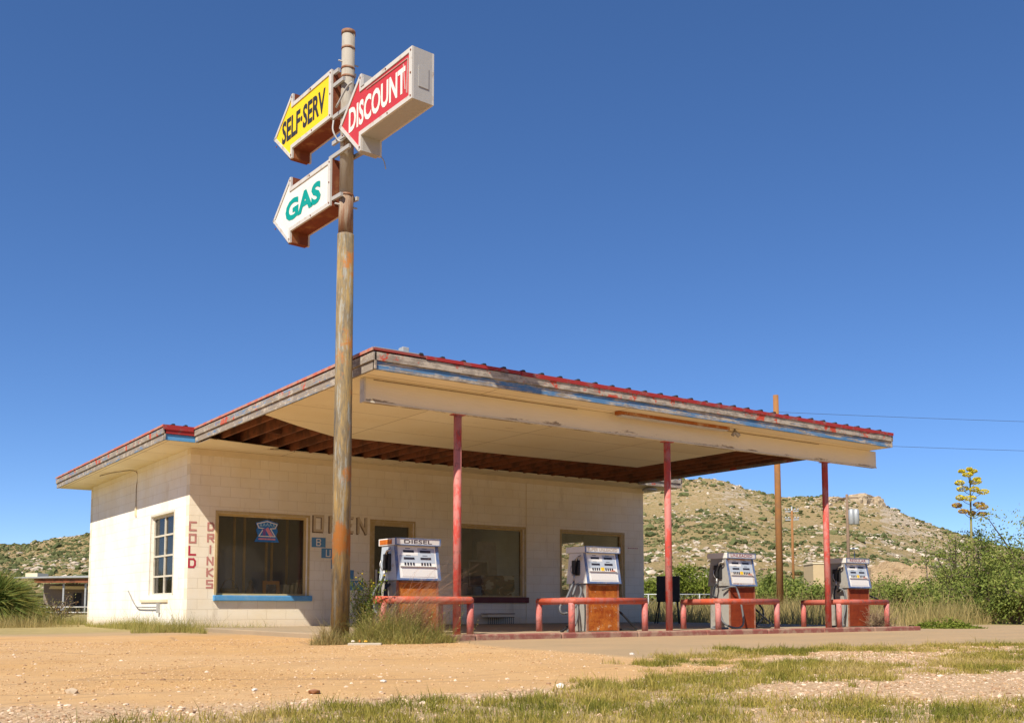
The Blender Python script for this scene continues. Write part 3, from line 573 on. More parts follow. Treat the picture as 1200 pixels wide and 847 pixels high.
# beer-sign decal in the first window: blue plaque, cream outline
def tri(name, pts, z, m, par, t=.004, y=0.09): return MB().prism(pts, (0, 0, 0), (1, 0, 0), (0, 0, 1), (0, 1, 0), y-t, y).build(name, m, par)
dc = tri('window_decal', [(1.34, 1.80), (1.86, 1.80), (1.79, 1.93), (1.83, 2.03), (1.80, 2.10), (1.84, 2.18), (1.60, 2.25), (1.36, 2.18), (1.40, 2.10), (1.37, 2.03), (1.41, 1.93)], 0, dirty('decal_blue', (.04, .20, .55)), w1, .004, .088)
cr = M['letterwhite']
mb = MB()
def stroke2d(mb, pts, wd, y, close=False):
    pts = [np.array(p, float) for p in pts]; pts = pts+[pts[0]] if close else pts
    for p, q in zip(pts[:-1], pts[1:]):
        d = q-p; L = np.linalg.norm(d); d /= L; n = np.array([-d[1], d[0]])*wd/2; e = d*wd/2
        a, b, c, d_ = p-e+n, q+e+n, q+e-n, p-e-n; y_ = y-.00025*(len(mb.f) % 9); mb.quad(*[(v[0], y_, v[1]) for v in (d_, c, b, a)])
stroke2d(mb, [(1.43, 1.915), (1.53, 2.07), (1.43, 2.08), (1.39, 2.16), (1.60, 2.215), (1.81, 2.16), (1.77, 2.08), (1.67, 2.07), (1.77, 1.915)], .018, .082, True)
mb.build('decal_outline', cr, dc)
for i, x in enumerate(np.linspace(1.45, 1.72, 5)): mb = MB(); stroke2d(mb, [(x, 2.11+.02*math.sin(i*.78)), (x+.02, 2.16+.02*math.sin(i*.78)), (x+.04, 2.11+.02*math.sin(i*.78))], .014, .0812); mb.build('decal_letter', dirty('decal_pale_blue', (.35, .58, .72)), dc)
pk = dirty('decal_pink', (.75, .28, .34))
for a_, b_, w_ in (((1.44, 1.86), (1.58, 1.86), .032), ((1.62, 1.86), (1.76, 1.86), .032), ((1.61, 2.05), (1.68, 1.94), .07)): mb = MB(); stroke2d(mb, [a_, b_], w_, .0815); mb.build('decal_figure', pk, dc)
mb = MB(); stroke2d(mb, [(1.54, 2.04), (1.54, 1.94)], .06, .0805); mb.build('decal_figure', dirty('decal_purple', (.22, .10, .34)), dc)
# ---- door
mb = MB().box(3.90, 3.99, .03, .14, SZ, 2.33).box(4.84, 4.93, .03, .14, SZ, 2.33).box(3.99, 4.84, .03, .14, 2.24, 2.33).box(3.90-.04, 3.90-.001, -.014, -.001, SZ, 2.37).box(4.931, 4.97, -.014, -.001, SZ, 2.37).box(3.90, 4.93, -.014, -.001, 2.331, 2.37)
dr = mb.build('door', M['frame_y'], GS)
MB().box(3.992, 4.838, .08, .088, .75, 2.238).build('pane', M['glass'], dr); MB().box(3.992, 4.838, .075, .11, SZ+.01, .748).build('kick_panel', M['frame_w'], dr); MB().box(4.0, 4.05, -.0, .03, .95, 1.3).build('handle', M['alu'], dr)
# ------------------------------------------------------------------ lettering
GL = dict(C=[[(1, 1), (0, 1), (0, 0), (1, 0)]], O=[[(0, 0), (0, 1), (1, 1), (1, 0), (0, 0)]], L=[[(0, 1), (0, 0), (1, 0)]], D=[[(0, 0), (0, 1), (.75, 1), (1, .75), (1, .25), (.75, 0), (0, 0)]],
          R=[[(0, 0), (0, 1), (1, 1), (1, .5), (0, .5)], [(.45, .5), (1, 0)]], I=[[(.5, 0), (.5, 1)]], N=[[(0, 0), (0, 1), (1, 0), (1, 1)]], K=[[(0, 0), (0, 1)], [(1, 1), (0, .5), (1, 0)]], S=[[(1, 1), (0, 1), (0, .5), (1, .5), (1, 0), (0, 0)]],
          P=[[(0, 0), (0, 1), (1, 1), (1, .45), (0, .45)]], E=[[(1, 1), (0, 1), (0, 0), (1, 0)], [(0, .5), (.8, .5)]], B=[[(0, 0), (0, 1), (.8, 1), (1, .78), (.8, .52), (1, .26), (.8, 0), (0, 0)], [(0, .52), (.8, .52)]], U=[[(0, 1), (0, 0), (1, 0), (1, 1)]], Y=[[(0, 1), (.5, .5), (1, 1)], [(.5, .5), (.5, 0)]])
def letter(mb, ch, x, z, w_, h, wd, y):
    for st in GL[ch]: stroke2d(mb, [(x+p[0]*w_, z+p[1]*h) for p in st], wd, y)
word = [('C', M['fadered']), ('O', M['fadered']), ('L', M['boldred']), ('O', M['boldred'])]
for i, (ch, m) in enumerate(zip('COLD', (M['fadered'], M['fadered'], M['boldred'], M['boldred']))):
    mb = MB(); letter(mb, ch, .02, 1.97-i*.235, .115, .150, .036, -.004+.0002*i); mb.build('lettering', m, GS)
for i, ch in enumerate('DRINKS'):
    mb = MB(); letter(mb, ch, .375, 1.985-i*.222, .105, .135, .034, -.004+.0002*i); mb.build('lettering', M['fadered'], GS)
for i, (ch, x) in enumerate(zip('OPEN', (2.56, 2.92, 3.24, 3.56))):
    mb = MB(); letter(mb, ch, x, 2.05, .19, .31, .055, -.0035); mb.build('lettering', M['shadowpaint'], GS)
    mb = MB(); letter(mb, ch, x+.03, 2.075, .18, .30, .052, -.0055); mb.build('lettering', M['tanletter'], GS)
for i, ch in enumerate('BU  Y'):
    x0, z1 = 2.53+i*.218, 1.93-i*.218
    s_ = MB().quad((x0, -.0035-.0003*i, z1-.2), (x0+.31, -.0035-.0003*i, z1-.2), (x0+.31, -.0035-.0003*i, z1), (x0, -.0035-.0003*i, z1)).build('painted_square', M['blue'], GS)
    if ch != ' ': mb = MB(); letter(mb, ch, x0+.11, z1-.165, .085, .13, .022, -.007); mb.build('lettering', M['letterwhite'], s_)
mb = MB()
for i in range(6): stroke2d(mb, [(11.2+i*.06, 2.0), (11.23+i*.06, 2.0)], .02, -.004)
mb.build('lettering', M['fadered'], GS)
def text(s, o, ux, uy, w_, h, m, parent, name='lettering', bold=.0, thick=.002, squeeze=None):
    """built-in typeface, fitted to w_ x h at origin o (lower left)"""
    cu_ = bpy.data.curves.new('t', 'FONT'); cu_.body = s; cu_.size = 1; cu_.offset = bold; cu_.resolution_u = 3; ob = bpy.data.objects.new('t', cu_); COL.objects.link(ob)
    me = bpy.data.meshes.new_from_object(ob.evaluated_get(bpy.context.evaluated_depsgraph_get())); COL.objects.unlink(ob); bpy.data.objects.remove(ob)
    v = np.array([p.co[:] for p in me.vertices]); mn = v.min(0); mx = v.max(0); o = np.array(o, float); ux = np.array(ux, float); uy = np.array(uy, float); un = np.cross(ux, uy)
    off = wloc(parent)
    for p, q in zip(me.vertices, v):
        p.co = Vector(tuple(o+ux*((q[0]-mn[0])/(mx[0]-mn[0])*w_)+uy*((q[1]-mn[1])/(mx[1]-mn[1])*h)+un*thick-off))
    me.name = name; me.materials.clear(); return link(name, me, m, parent)
# ================================================================== sign pole and arrow signs
PB = np.array([-.40, -7.48, 0.]); ZT = 8.15
sp = thing('sign_pole', tuple(PB), 'tall rusted steel pole with peeling paint rising in front of the canopy corner', 'pole')
px, py = PB[0], PB[1]
MB().tube([(px, py, -.1), (px, py, 2.0), (px-.0, py, 5.37)], [.118, .116, .108], 28).build('lower_shaft', M['pole'], sp)
MB().tube([(px, py, 5.372), (px, py, 5.9)], [.098, .096], 28).build('middle_shaft', M['pole'], sp)
MB().tube([(px, py, 5.902), (px, py, ZT)], [.092, .086], 28).build('upper_shaft', M['pole'], sp)
mb = MB()
for z in (5.33, 5.88, 7.50, 7.62, 7.9): mb.tube([(px, py, z), (px, py, z+.03)], .101 if z < 7 else .092, 24)
mb.tube([(px, py, ZT-.04), (px, py, ZT+.01)], .094, 24); mb.build('collar', dirty('collar_rust', (.22, .09, .04), (.45, .36, .26), 9), sp)
a_ = rad(3); SL = np.array([-math.sin(a_), math.cos(a_), 0]); ST = np.array([math.cos(a_), math.sin(a_), 0]); SU = np.array([0, 0, 1.])
def arrow_sign(name, la, lb, z0, z1, head, face, rustbody, label, txt, tm, box, bold, broken=False):
    """arrow cabinet: shaft la..lb along SL, head to the far side; faces both ways"""
    P0 = np.array([px, py, 0])-ST*.15; hb = lb; tip = head[0]; zt, zb, zm = head[1:]
    n = thing(name, tuple(P0+SL*la+SU*z0), label, 'sign', 'arrow signs on the pole')
    out = [(la, z0), (la, z1), (hb, z1), (hb, zt), (hb+.10, zt), (tip, zm), (hb+.10, zb), (hb, zb), (hb, z0)]
    t1 = .31; body = M['signrust'] if rustbody else M['signgrey']
    o = P0
    ins = [(x+(.0), z) for x, z in out]
    MB().prism(out, o, SL, SU, ST, .03, t1-.03).build('cabinet', body, n)
    for t in ((0, .029), (t1-.029, t1)):   # retaining frames on both faces
        mb = MB(); e = .055
        def bar(p, q, w_=e, side=1):
            p = np.array(p, float); q = np.array(q, float); d = q-p; L = np.linalg.norm(d); d /= L; nn_ = np.array([-d[1], d[0]])*side; pts = [p, q, q+nn_*w_, p+nn_*w_]; mb.prism([tuple(v) for v in pts], o, SL, SU, ST, *t)
        bar((la, z1), (la, z0), .07); bar((la+.07, z0), (hb+.05, z0)); bar((hb+.05, z1), (la+.07, z1)); 
        bar((hb+.003, z0+.0), (hb+.003, zb), .05); bar((hb+.003, zt), (hb+.003, z1), .05)
        bar((hb+.05, zb), (tip, zm), .045); bar((tip, zm), (hb+.05, zt), .045)
        mb.build('face_frame', M['signwhite'], n)
    fo = [(la+.06, z0+.05), (la+.06, z1-.05), (hb+.03, z1-.05), (hb+.04, zt-.03), (hb+.09, zt-.05), (tip-.04, zm), (hb+.09, zb+.05), (hb+.04, zb+.03), (hb+.03, z0+.05)]
    fc = MB().prism(fo, o, SL, SU, ST, .012, .0285).build('face_panel', face, n); MB().prism(fo, o, SL, SU, ST, t1-.0285, t1-.012).build('face_panel', face, n)
    if txt:
        u0, u1, v0, v1 = box   # u measured from the tip end (reading direction is -SL)
        text(txt, o+SL*u0+SU*v0+ST*.0105, -SL, SU, u0-u1, v1-v0, tm, fc, bold=bold)
    for l_, z_ in ((la+.03, z0+.04), (la+.03, (z0+z1)/2), (la+.03, z1-.04), (la+.55, z0+.03), (hb+.03, zb+.05), (tip-.1, zm-.14), (la+.6, z1-.03), (hb+.03, zt-.05)):
        q_ = o+SL*l_+SU*z_; MB().tube([q_-ST*.007, q_+ST*.004], .011, 8).build('bolt', M['signrust'], n)
    return n, P0
n1, P0 = arrow_sign('arrow_sign', .18, 1.33, 7.00, 7.67, (1.94, 7.81, 6.86, 7.34), M['yellow'], True, 'yellow arrow sign reading SELF-SERV in black, on the pole above the white GAS arrow', 'SELF·SERV', M['ink'], (1.68, .36, 7.16, 7.50), .03)
n2, P0 = arrow_sign('arrow_sign', .17, 1.34, 5.79, 6.43, (1.92, 6.58, 5.63, 6.10), M['white'], True, 'white arrow sign reading GAS in teal, lowest on the pole', 'GAS', M['teal'], (1.52, .45, 5.94, 6.25), .045)
n3, P0 = arrow_sign('arrow_sign', -1.82, -.63, 6.45, 7.09, (-.05, 7.26, 6.25, 6.76), M['red'], False, 'red arrow sign reading DISCOUNT in white, cracked face, nearest the camera on the pole', 'DISCOUNT', M['letterwhite'], (-.30, -1.66, 6.59, 6.92), .03)
# hatch, broken face strip and dangling wire on the red sign
def SP(l, z, t): return P0+SL*l+SU*z+ST*t
MB().obox(SP(-1.82, 6.62, .09), ST, SU, -SL, (0, .14, 0, .26, .001, .008)).build('hatch', M['signgrey'], n3)
mb = MB()
for a, b, w_ in (((-1.72, 6.98), (-.75, 7.0), .014), ((-1.72, 6.98), (-1.70, 6.56), .02), ((-1.62, 6.95), (-1.66, 6.62), .016)):
    a = np.array(a); b = np.array(b); mb.beam(SP(*a, .008), SP(*b, .008), .004, w_, ST)
mb.build('broken_face_strip', M['signwhite'], n3)
MB().obox(SP(-.70, 7.08, 0), SL, SU, ST, (0, .08, 0, .10, -.008, -.002)).build('mounting_plate', M['signgrey'], n3)
MB().tube(smoothpath([SP(-.62, 6.25, .31), SP(-.66, 6.18, .33), SP(-.68, 6.08, .34)], 4), .008, 5).build('wire', M['galv'], n3)
for z, l0, l1 in ((7.42, -.12, .20), (6.98, -.3, .22), (6.62, -.35, .2), (5.86, -.1, .22), (7.60, .02, .22), (6.44, -.3, .28)):     # brackets on the pole
    for t0_, t1_ in ((.03, .05), (.27, .25)): MB().beam(SP(l0, z, t0_), SP(l1, z+.03, t1_), .035, .05).build('bracket', M['signgrey'], sp)
MB().tube(smoothpath([SP(.0, 7.05, -.02), SP(-.2, 7.25, .02), SP(-.3, 7.3, .05)], 5), .014, 6).build('conduit', M['signgrey'], sp)
MB().tube(smoothpath([SP(.1, 6.92, .0), SP(.05, 6.75, -.03), SP(-.02, 6.6, .03), SP(-.2, 6.62, .05)], 6), .012, 6).build('conduit', M['signgrey'], sp)
MB().tube([(px-.16, py, 5.76), (px+.16, py, 5.76)], .012, 6).build('bolt', M['signgrey'], sp); MB().tube([(px-.14, py, 7.72), (px+.15, py, 7.72)], .01, 6).build('bolt', M['signgrey'], sp)
# ================================================================== pumps
def fuel_pump(x, y, label, head, headm, lower, dialm, side, lit_side, hoses, wdt=.67, stick=True):
    t = thing('fuel_pump', (x, y, SZ), label, 'fuel pump', 'fuel pumps under the canopy'); W = wdt; Dp = .46; z0 = SZ; zl = .87; zh = 1.355; zt = 1.455
    lo = MB().box(x+.01, x+W-.01, y+.01, y+Dp, z0, zl-.004).build('lower_cabinet', M['pumpgrey'], t, bevel=.008)
    MB().box(x+.035, x+W-.035, y-.004, y+.008, z0+.01, zl-.03).build('lower_panel', lower, t)
    mb = MB().box(x+.0, x+.032, y-.008, y+.008, z0, zl-.006).box(x+W-.032, x+W, y-.008, y+.008, z0, zl-.006).box(x+.05, x+W-.05, y-.006, y+.008, zl-.028, zl-.012); mb.build('lower_trim', dirty('rust_trim', (.34, .12, .06), (.5, .42, .33), 10), t)
    yb, yt = y-.04, y+.055     # front leans back towards the top
    up_ = MB().prism([(yb, zl), (yt, zh), (y+Dp-.05, zh), (y+Dp+.03, zl)], (x, 0, 0), (0, 1, 0), (0, 0, 1), (1, 0, 0), -.015, W+.015).build('upper_cabinet', side, t, bevel=.006)
    # slanted dial face
    nrm = np.array([0, -(zh-zl), -(yt-yb)*-1.0]); nrm = np.array([0, -(zh-zl), (yt-yb)]); nrm /= np.linalg.norm(nrm); uv = np.array([0, yt-yb, zh-zl]); Ls = np.linalg.norm(uv); uv /= Ls; O = np.array([x, yb, zl]); ux_ = np.array([1., 0, 0])
    def panel(name, a, b, c, d, m, h, par): return MB().obox(O, ux_, uv, nrm, (a, b, c, d, .0005, h)).build(name, m, par)
    dial = panel('dial_face', .03, W-.03, .03, Ls-.006, dialm, .006, t)
    panel('dial_band', .05, W-.05, Ls*.50, Ls*.94, M['faceblue'], .0075, dial)  # bluish band, with the shade under the header painted into its colour
    panel('dial_band', .05, W*.52, Ls*.72, Ls*.95, M['pumppanel'], .0085, dial)
    for cx in (W*.30, W*.70):
        for e_ in ((cx-.085, cx+.085, Ls*.80, Ls*.865, .009, .012), (cx-.085, cx+.085, Ls*.60, Ls*.66, .009, .012)): MB().obox(O, ux_, uv, nrm, e_).build('readout', M['darkglass'], dial)
        for e_ in ((cx-.05, cx+.03, Ls*.91, Ls*.925, .009, .0105), (cx-.05, cx+.03, Ls*.71, Ls*.72, .009, .0105)): MB().obox(O, ux_, uv, nrm, e_).build('marking', M['darkglass'], dial)
        for q in range(4): MB().obox(O, ux_, uv, nrm, (cx-.08+q*.045, cx-.055+q*.045, Ls*.43, Ls*.51, .009, .012)).build('price_wheel', M['darkglass'], dial)
    panel('price_tray', .07, W-.07, Ls*.10, Ls*.385, M['pumpwhite'], .010, dial)
    MB().obox(O, ux_, uv, nrm, (.05, W-.05, Ls*.385, Ls*.40, .001, .03)).build('ledge', M['pumpwhite'], dial)
    if stick: panel('sticker', W*.45, W*.55, Ls*.42, Ls*.53, M['sticker'], .0125, dial); panel('sticker', W*.74, W*.86, Ls*.40, Ls*.425, M['stickred'], .032, dial)
    mb = MB().obox(O, ux_, uv, nrm, (-.017, .028, -.0, Ls, .0005, .014)).obox(O, ux_, uv, nrm, (W-.028, W+.017, 0, Ls, .0005, .014)).obox(O, ux_, uv, nrm, (.0285, W-.0285, 0, .028, .0005, .013)); mb.build('dial_trim', M['pumpblue'], t)
    hd = MB().box(x-.03, x+W+.03, yt-.06, y+Dp+.02, zh+.001, zt).build('header', M['pumpwhite'], t, bevel=.006)
    mb = MB().box(x-.033, x-.008, yt-.066, yt-.0605, zh+.003, zt+.003).box(x+W+.012, x+W+.033, yt-.066, yt-.0605, zh+.003, zt+.003).box(x-.008, x+W+.012, yt-.066, yt-.0605, zh+.001, zh+.014).box(x-.008, x+W+.012, yt-.066, yt-.0605, zt-.008, zt+.003); mb.build('header_trim', M['pumpblue'], hd)
    wd = min(W-.06, .055*len(head)+.12); text(head, (x+(W-wd)/2, yt-.0615, zh+.027), (1, 0, 0), (0, 0, 1), wd, .052, headm, hd, bold=.012, thick=.001)
    if lit_side == 'rust': MB().box(x-.0345, x-.0305, yt+.03, y+Dp-.02, zh+.018, zt-.015).build('header_side_panel', M['rustA'], hd)
    # nozzle holster and nozzle on the left side
    sx = x-.016
    MB().box(sx-.035, sx-.001, y+.13, y+.31, 1.00, 1.24).build('nozzle_holster', M['black'], t, bevel=.01)
    mb = MB().tube(smoothpath([(sx-.06, y+.21, 1.02), (sx-.065, y+.20, 1.14), (sx-.05, y+.15, 1.26), (sx-.04, y+.10, 1.30)], 5), [.028]*5+[.026]*5+[.014]*5+[.012], 9)
    nz = mb.build('nozzle', M['black'], t); MB().tube(smoothpath([(sx-.05, y+.18, 1.20), (sx-.075, y+.12, 1.27), (sx-.055, y+.06, 1.285), (sx-.04, y+.08, 1.32)], 5), .013, 8).build('spout', M['alu'], nz)
    MB().tube(smoothpath([(sx-.095, y+.24, 1.15), (sx-.12, y+.23, 1.08), (sx-.09, y+.21, 1.0)], 5), .008, 6).build('lever', M['alu'], nz)
    MB().tube([(sx-.06, y+.21, 1.02), (sx-.075, y+.20, .90)], .017, 8).build('swivel', M['alu'], nz)
    for h in hoses:
        MB().tube(smoothpath([np.array(p)+np.array([x, y, 0]) for p in h[1]], 8), .0175, 8).build('hose', h[0], t)
    return t
bl, hs = M['black'], M['hose']
zz = SZ+.02
hA = [(bl, [(-.09, .20, .92), (-.15, .22, .70), (-.14, .20, .45), (-.06, .22, .36), (-.03, .25, .55), (-.02, .25, .80), (-.05, .2, .86), (-.10, .12, .7), (-.06, .05, .5)]), (hs, [(-.08, .25, .85), (-.2, .28, .70), (-.22, .2, .45), (-.1, .1, .35), (-.03, .12, .6)]), (bl, [(-.04, .12, .82), (-.12, .10, .74), (-.15, .05, .6), (-.12, .08, .4)])]
hB = [(hs, [(-.09, .20, .90), (-.25, .1, .76), (-.45, -.05, .62), (-.62, -.12, .50), (-.58, -.14, .40), (-.35, -.12, .48), (-.15, -.04, .70), (-.06, .08, .82), (-.10, .12, .85), (-.2, .1, .68)]), (bl, [(-.2, .1, .68), (-.28, .05, .45), (-.35, .0, .25), (-.55, -.1, zz), (-.62, -.14, zz)]), (hs, [(-.04, .2, .62), (-.1, .1, .4), (-.25, 0, .2), (-.5, -.15, zz)]),
      (bl, [(.70, .3, .75), (.72, .25, .5), (.78, .1, .42), (.95, .05, .25), (1.06, .02, zz), (.9, .02, zz), (.72, .1, zz)]), (bl, [(.69, .2, .6), (.75, .15, .5), (.72, .1, .35), (.72, .12, .2)])]
hC = [(hs, [(-.09, .2, .92), (-.16, .2, .74), (-.2, .05, .5), (-.25, -.08, .25), (-.1, -.2, .145), (.1, -.22, .20), (.12, -.18, .5), (.10, -.1, .80), (0, -.08, .86), (-.06, .1, .8)]), (hs, [(-.06, .2, .62), (-.15, .1, .4), (-.3, 0, .2), (-.55, -.1, zz), (-.2, -.15, zz)]), (bl, [(-.1, .2, .9), (-.17, .2, .84), (-.24, .15, .70), (-.2, .1, .66)]),
      (bl, [(.70, .3, .70), (.85, .2, .5), (1.0, .1, .33), (1.15, .05, .2), (1.05, 0, zz), (.85, 0, zz), (.78, .1, zz+.04), (1.0, .15, .25), (1.12, .2, .42), (1.05, .25, .56), (.9, .2, .6)])]
hD = [(bl, [(-.09, .2, .92), (-.16, .2, .7), (-.18, .1, .4), (-.14, .05, .2), (-.3, 0, zz), (-.7, -.1, zz)]), (hs, [(-.1, .15, .88), (-.05, .05, .8), (-.06, .02, .5), (-.2, .0, .2), (-.3, -.1, zz)]), (bl, [(-.05, .2, .8), (-.02, .1, .84), (0, .05, .6), (-.08, .05, .3)]),
      (bl, [(.70, .2, .82), (.85, .15, .74), (1.1, .1, .66)]), (bl, [(.71, .2, .55), (.8, .15, .42), (.78, .1, .25), (.85, .1, .35), (.76, .1, .18), (.74, .05, zz)])]
txr = dirty('faded_dark_lettering', (.07, .05, .06), (.3, .2, .2), 30, .55, .7); txf = dirty('washed_out_lettering', (.45, .36, .28), (.6, .54, .46), 30, .5, .7); txp = dirty('pinkish_lettering', (.35, .10, .12), (.2, .12, .25), 30, .5, .7)
fuel_pump(.67, -7.0, 'fuel pump marked DIESEL with a rusted orange panel, nearest the sign pole', 'DIESEL', txr, M['rustA'], M['pumppanel'], dirty('pump_pale_blue_side', (.42, .48, .54), (.30, .28, .25), 6, .55, .66), 'rust', hA, stick=False)
fuel_pump(4.05, -7.0, 'fuel pump marked SUPER UNLEADED with a rust-brown panel, second from the sign pole', 'SUPER UNLEADED', txf, M['rustB'], M['pumppanel'], M['pumpwhite'], '', hB)
fuel_pump(7.28, -7.0, 'fuel pump marked UNLEADED with rust streaks over its dials and a dark red panel', 'UNLEADED', txp, M['rustC'], M['paneldirt'], M['pumpgrey'], '', hC)
fuel_pump(10.62, -7.0, 'fuel pump marked REGULAR beside the last red post, farthest from the sign pole', 'REGULAR', txp, M['rustC'], M['pumppanel'], M['pumpgrey'], '', hD)
# ---- bumper rails
def rail(x0, x1, legs, arm, label, loose=0):
    yf = -7.38; t = thing('guard_rail', ((x0+x1)/2, yf, SZ), label, 'guard rail', 'red pipe guard rails round the pumps'); zt = .595; r = .052
    if arm < 0: MB().tube([(x0-loose, yf, zt), (x1-.06, yf, zt), (x1-.015, yf+.015, zt), (x1, yf+.06, zt), (x1, -6.5, zt-.01)], r, 14).build('rail', M['rail'], t)
    else: MB().tube([(x0, -6.5, zt-.01), (x0, yf+.06, zt), (x0+.015, yf+.015, zt), (x0+.06, yf, zt), (x1+.02, yf, zt)], r, 14).build('rail', M['rail'], t)
    for x, y in legs: MB().tube([(x, y, SZ-.0), (x, y, zt-.03)], .05, 14).build('leg', M['railleg'], t)
rail(.20, 1.66, [(.26, -7.38), (1.66, -7.34), (1.66, -6.52)], -1, 'red pipe guard rail in front of the diesel pump, half lost in weeds', .07)
rail(3.48, 4.93, [(3.48, -7.34), (4.93, -7.38), (3.48, -6.52)], 1, 'red pipe guard rail in front of the pump marked SUPER UNLEADED')
rail(6.64, 8.08, [(6.64, -7.34), (8.08, -7.38), (6.64, -6.52)], 1, 'red pipe guard rail in front of the pump marked UNLEADED')
rail(9.88, 11.3, [(9.88, -7.34), (11.3, -7.38), (9.88, -6.52)], 1, 'red pipe guard rail in front of the pump marked REGULAR')
# ================================================================== things in and by the windows
def board(name, x0, x1, z0, z1, y, m, label, cat, t=.02, lean=.06, fr=None, frw=.05):
    o = thing(name, ((x0+x1)/2, y, z0), label, cat); uy_ = np.array([0, lean, 1.]); uy_ /= np.linalg.norm(uy_); n_ = np.cross((1, 0, 0), uy_); h = z1-z0
    MB().obox((x0, y, z0), (1, 0, 0), uy_, n_, (0, x1-x0, 0, h, 0, t)).build('panel', m, o)
    if fr:
        w_ = x1-x0; mb = MB()
        for a in ((0, w_, 0, frw), (0, w_, h-frw, h), (0, frw, frw, h-frw), (w_-frw, w_, frw, h-frw)): mb.obox((x0, y, z0), (1, 0, 0), uy_, n_, (*a, t+.001, t+.014))
        mb.build('frame', fr, o)
    return o
MB().box(.3, 3.1, .205, .75, .66, .70).build('window_shelf', M['stud'], GS); MB().box(5.6, 8.3, .205, .75, .66, .70).build('window_shelf', M['stud'], GS)
def m_cow():
    k = NT('cowhide_pattern'); c = k.ramp(k.noise(3.4, 3, .5, k.co((1, 1, 1.6)), .8), (.40, (.035, .025, .02)), (.44, (.20, .09, .045)), (.56, (.24, .12, .06)), (.575, (.80, .74, .55))); 
    for e in c.node.color_ramp.elements: pass
    return k.out(c)
board('painted_board', 6.92, 7.86, .705, 1.24, .30, m_cow(), 'board with a brown and cream cowhide pattern leaning in the window', 'board')
board('picture_frame', 6.75, 7.32, .98, 1.60, .60, dirty('dim_picture', (.25, .2, .16), (.10, .07, .05), 5, .45, .6), 'square picture leaning behind the cowhide board', 'picture', fr=M['frame_w'], frw=.04)
board('canvas', 7.05, 7.60, .98, 2.05, .66, dirty('bare_canvas', (.55, .50, .43)), 'tall pale canvas standing at the back of the middle window', 'canvas')
tv = thing('old_television', (6.2, .3, .705), 'pale boxy television at the left of the middle window', 'television'); MB().box(6.06, 6.58, .42, .70, 1.06, 1.42).build('casing', M['frame_w'], tv, bevel=.02); MB().box(6.10, 6.48, .412, .419, 1.10, 1.38).build('screen', M['darkglass'], tv)
bxx = thing('carton', (6.2, .3, .705), 'pale grey carton under the old television', 'carton'); MB().box(6.04, 6.60, .40, .72, .705, 1.057).build('box', M['signgrey'], bxx, bevel=.01)
board('picture_frame', 1.62, 1.98, .705, 1.03, .33, dirty('dim_portrait', (.12, .11, .1), (.4, .38, .35), 8, .5, .6), 'small orange framed picture at the foot of the first window', 'picture', fr=dirty('orange_frame', (.75, .34, .06)), frw=.07)
for i, (x, h, ln) in enumerate(((2.02, .26, .3), (2.10, .24, .1), (2.19, .25, .15), (2.28, .30, .25), (2.36, .36, .3))):
    lab = ['pale book leaning against the orange framed picture', 'pale book standing second in the row by the picture', 'pale book standing in the middle of the row', 'tall pale book standing fourth in the row', 'tallest pale book leaning at the right end of the row'][i]
    b = thing('book', (x, .3, .705), lab, 'book', 'books in the first window'); MB().obox((x, .27, .705), (1, 0, 0), (0, 1, 0), np.array([ln*.5, 0, 1])/np.linalg.norm([ln*.5, 0, 1]), (0, .055, 0, .2, 0, h)).build('cover', dirty('book_cover', (.75, .66, .44), (.55, .45, .26), 6), b)
fg = thing('figurine', (1.38, .34, .705), 'small brown figurine standing near the middle of the first window', 'figurine'); MB().lathe((1.38, .34, .705), [(.10, 0), (.11, .08), (.06, .2), (.035, .24), (.045, .28), (.03, .32), (.01, .34)], 14).build('figure', dirty('brown_glaze', (.2, .13, .09)), fg)
bk = thing('basket', (.95, .36, .705), 'dark woven basket at the left of the first window', 'basket'); MB().lathe((.95, .36, .705), [(.12, 0), (.18, .1), (.19, .17), (.17, .17), (.15, .05)], 16).tube(smoothpath([(.78, .36, .87), (.85, .36, 1.0), (.95, .36, 1.05), (1.05, .36, 1.0), (1.12, .36, .87)], 5), .012, 6).build('weave', dirty('dark_wicker', (.22, .18, .13)), bk)
# wire rack against the wall
rk = thing('wire_rack', (7.05, -.3, SZ), 'small black wire rack with a pale top shelf against the wall under the window', 'rack')
mb = MB(); 
for i in range(13): mb.tube([(6.68+i*.058, -.34, SZ), (6.68+i*.058, -.34, SZ+.15)], .006, 5)
mb.tube([(6.66, -.34, SZ+.15), (7.40, -.34, SZ+.15)], .008, 5); mb.build('wires', M['black'], rk); MB().box(6.67, 7.39, -.36, -.08, SZ+.155, SZ+.22).build('shelf', M['cream'], rk); MB().box(6.66, 7.40, -.37, -.07, SZ+.222, SZ+.238).build('top', M['maroon'], rk)
# black board on splayed legs beyond the building
p = gnd(783.5, 23.5); bs = thing('display_board', tuple(p), 'black metal board on splayed legs standing behind the second red post', 'board stand'); rx = np.array([rt[0], rt[1], 0])
MB().obox(p, rx, (0, 0, 1), fw, (-.27, .27, .62, 1.22, 0, .06)).build('board', M['black'], bs, bevel=.02)
for s_, t_ in ((-.2, .03), (.2, .03), (-.22, .35), (.22, .35)): MB().tube([p+rx*s_+fw*.03+np.array([0, 0, .62]), p+rx*(s_*1.35)+fw*t_], .016, 7).build('leg', M['black'], bs)
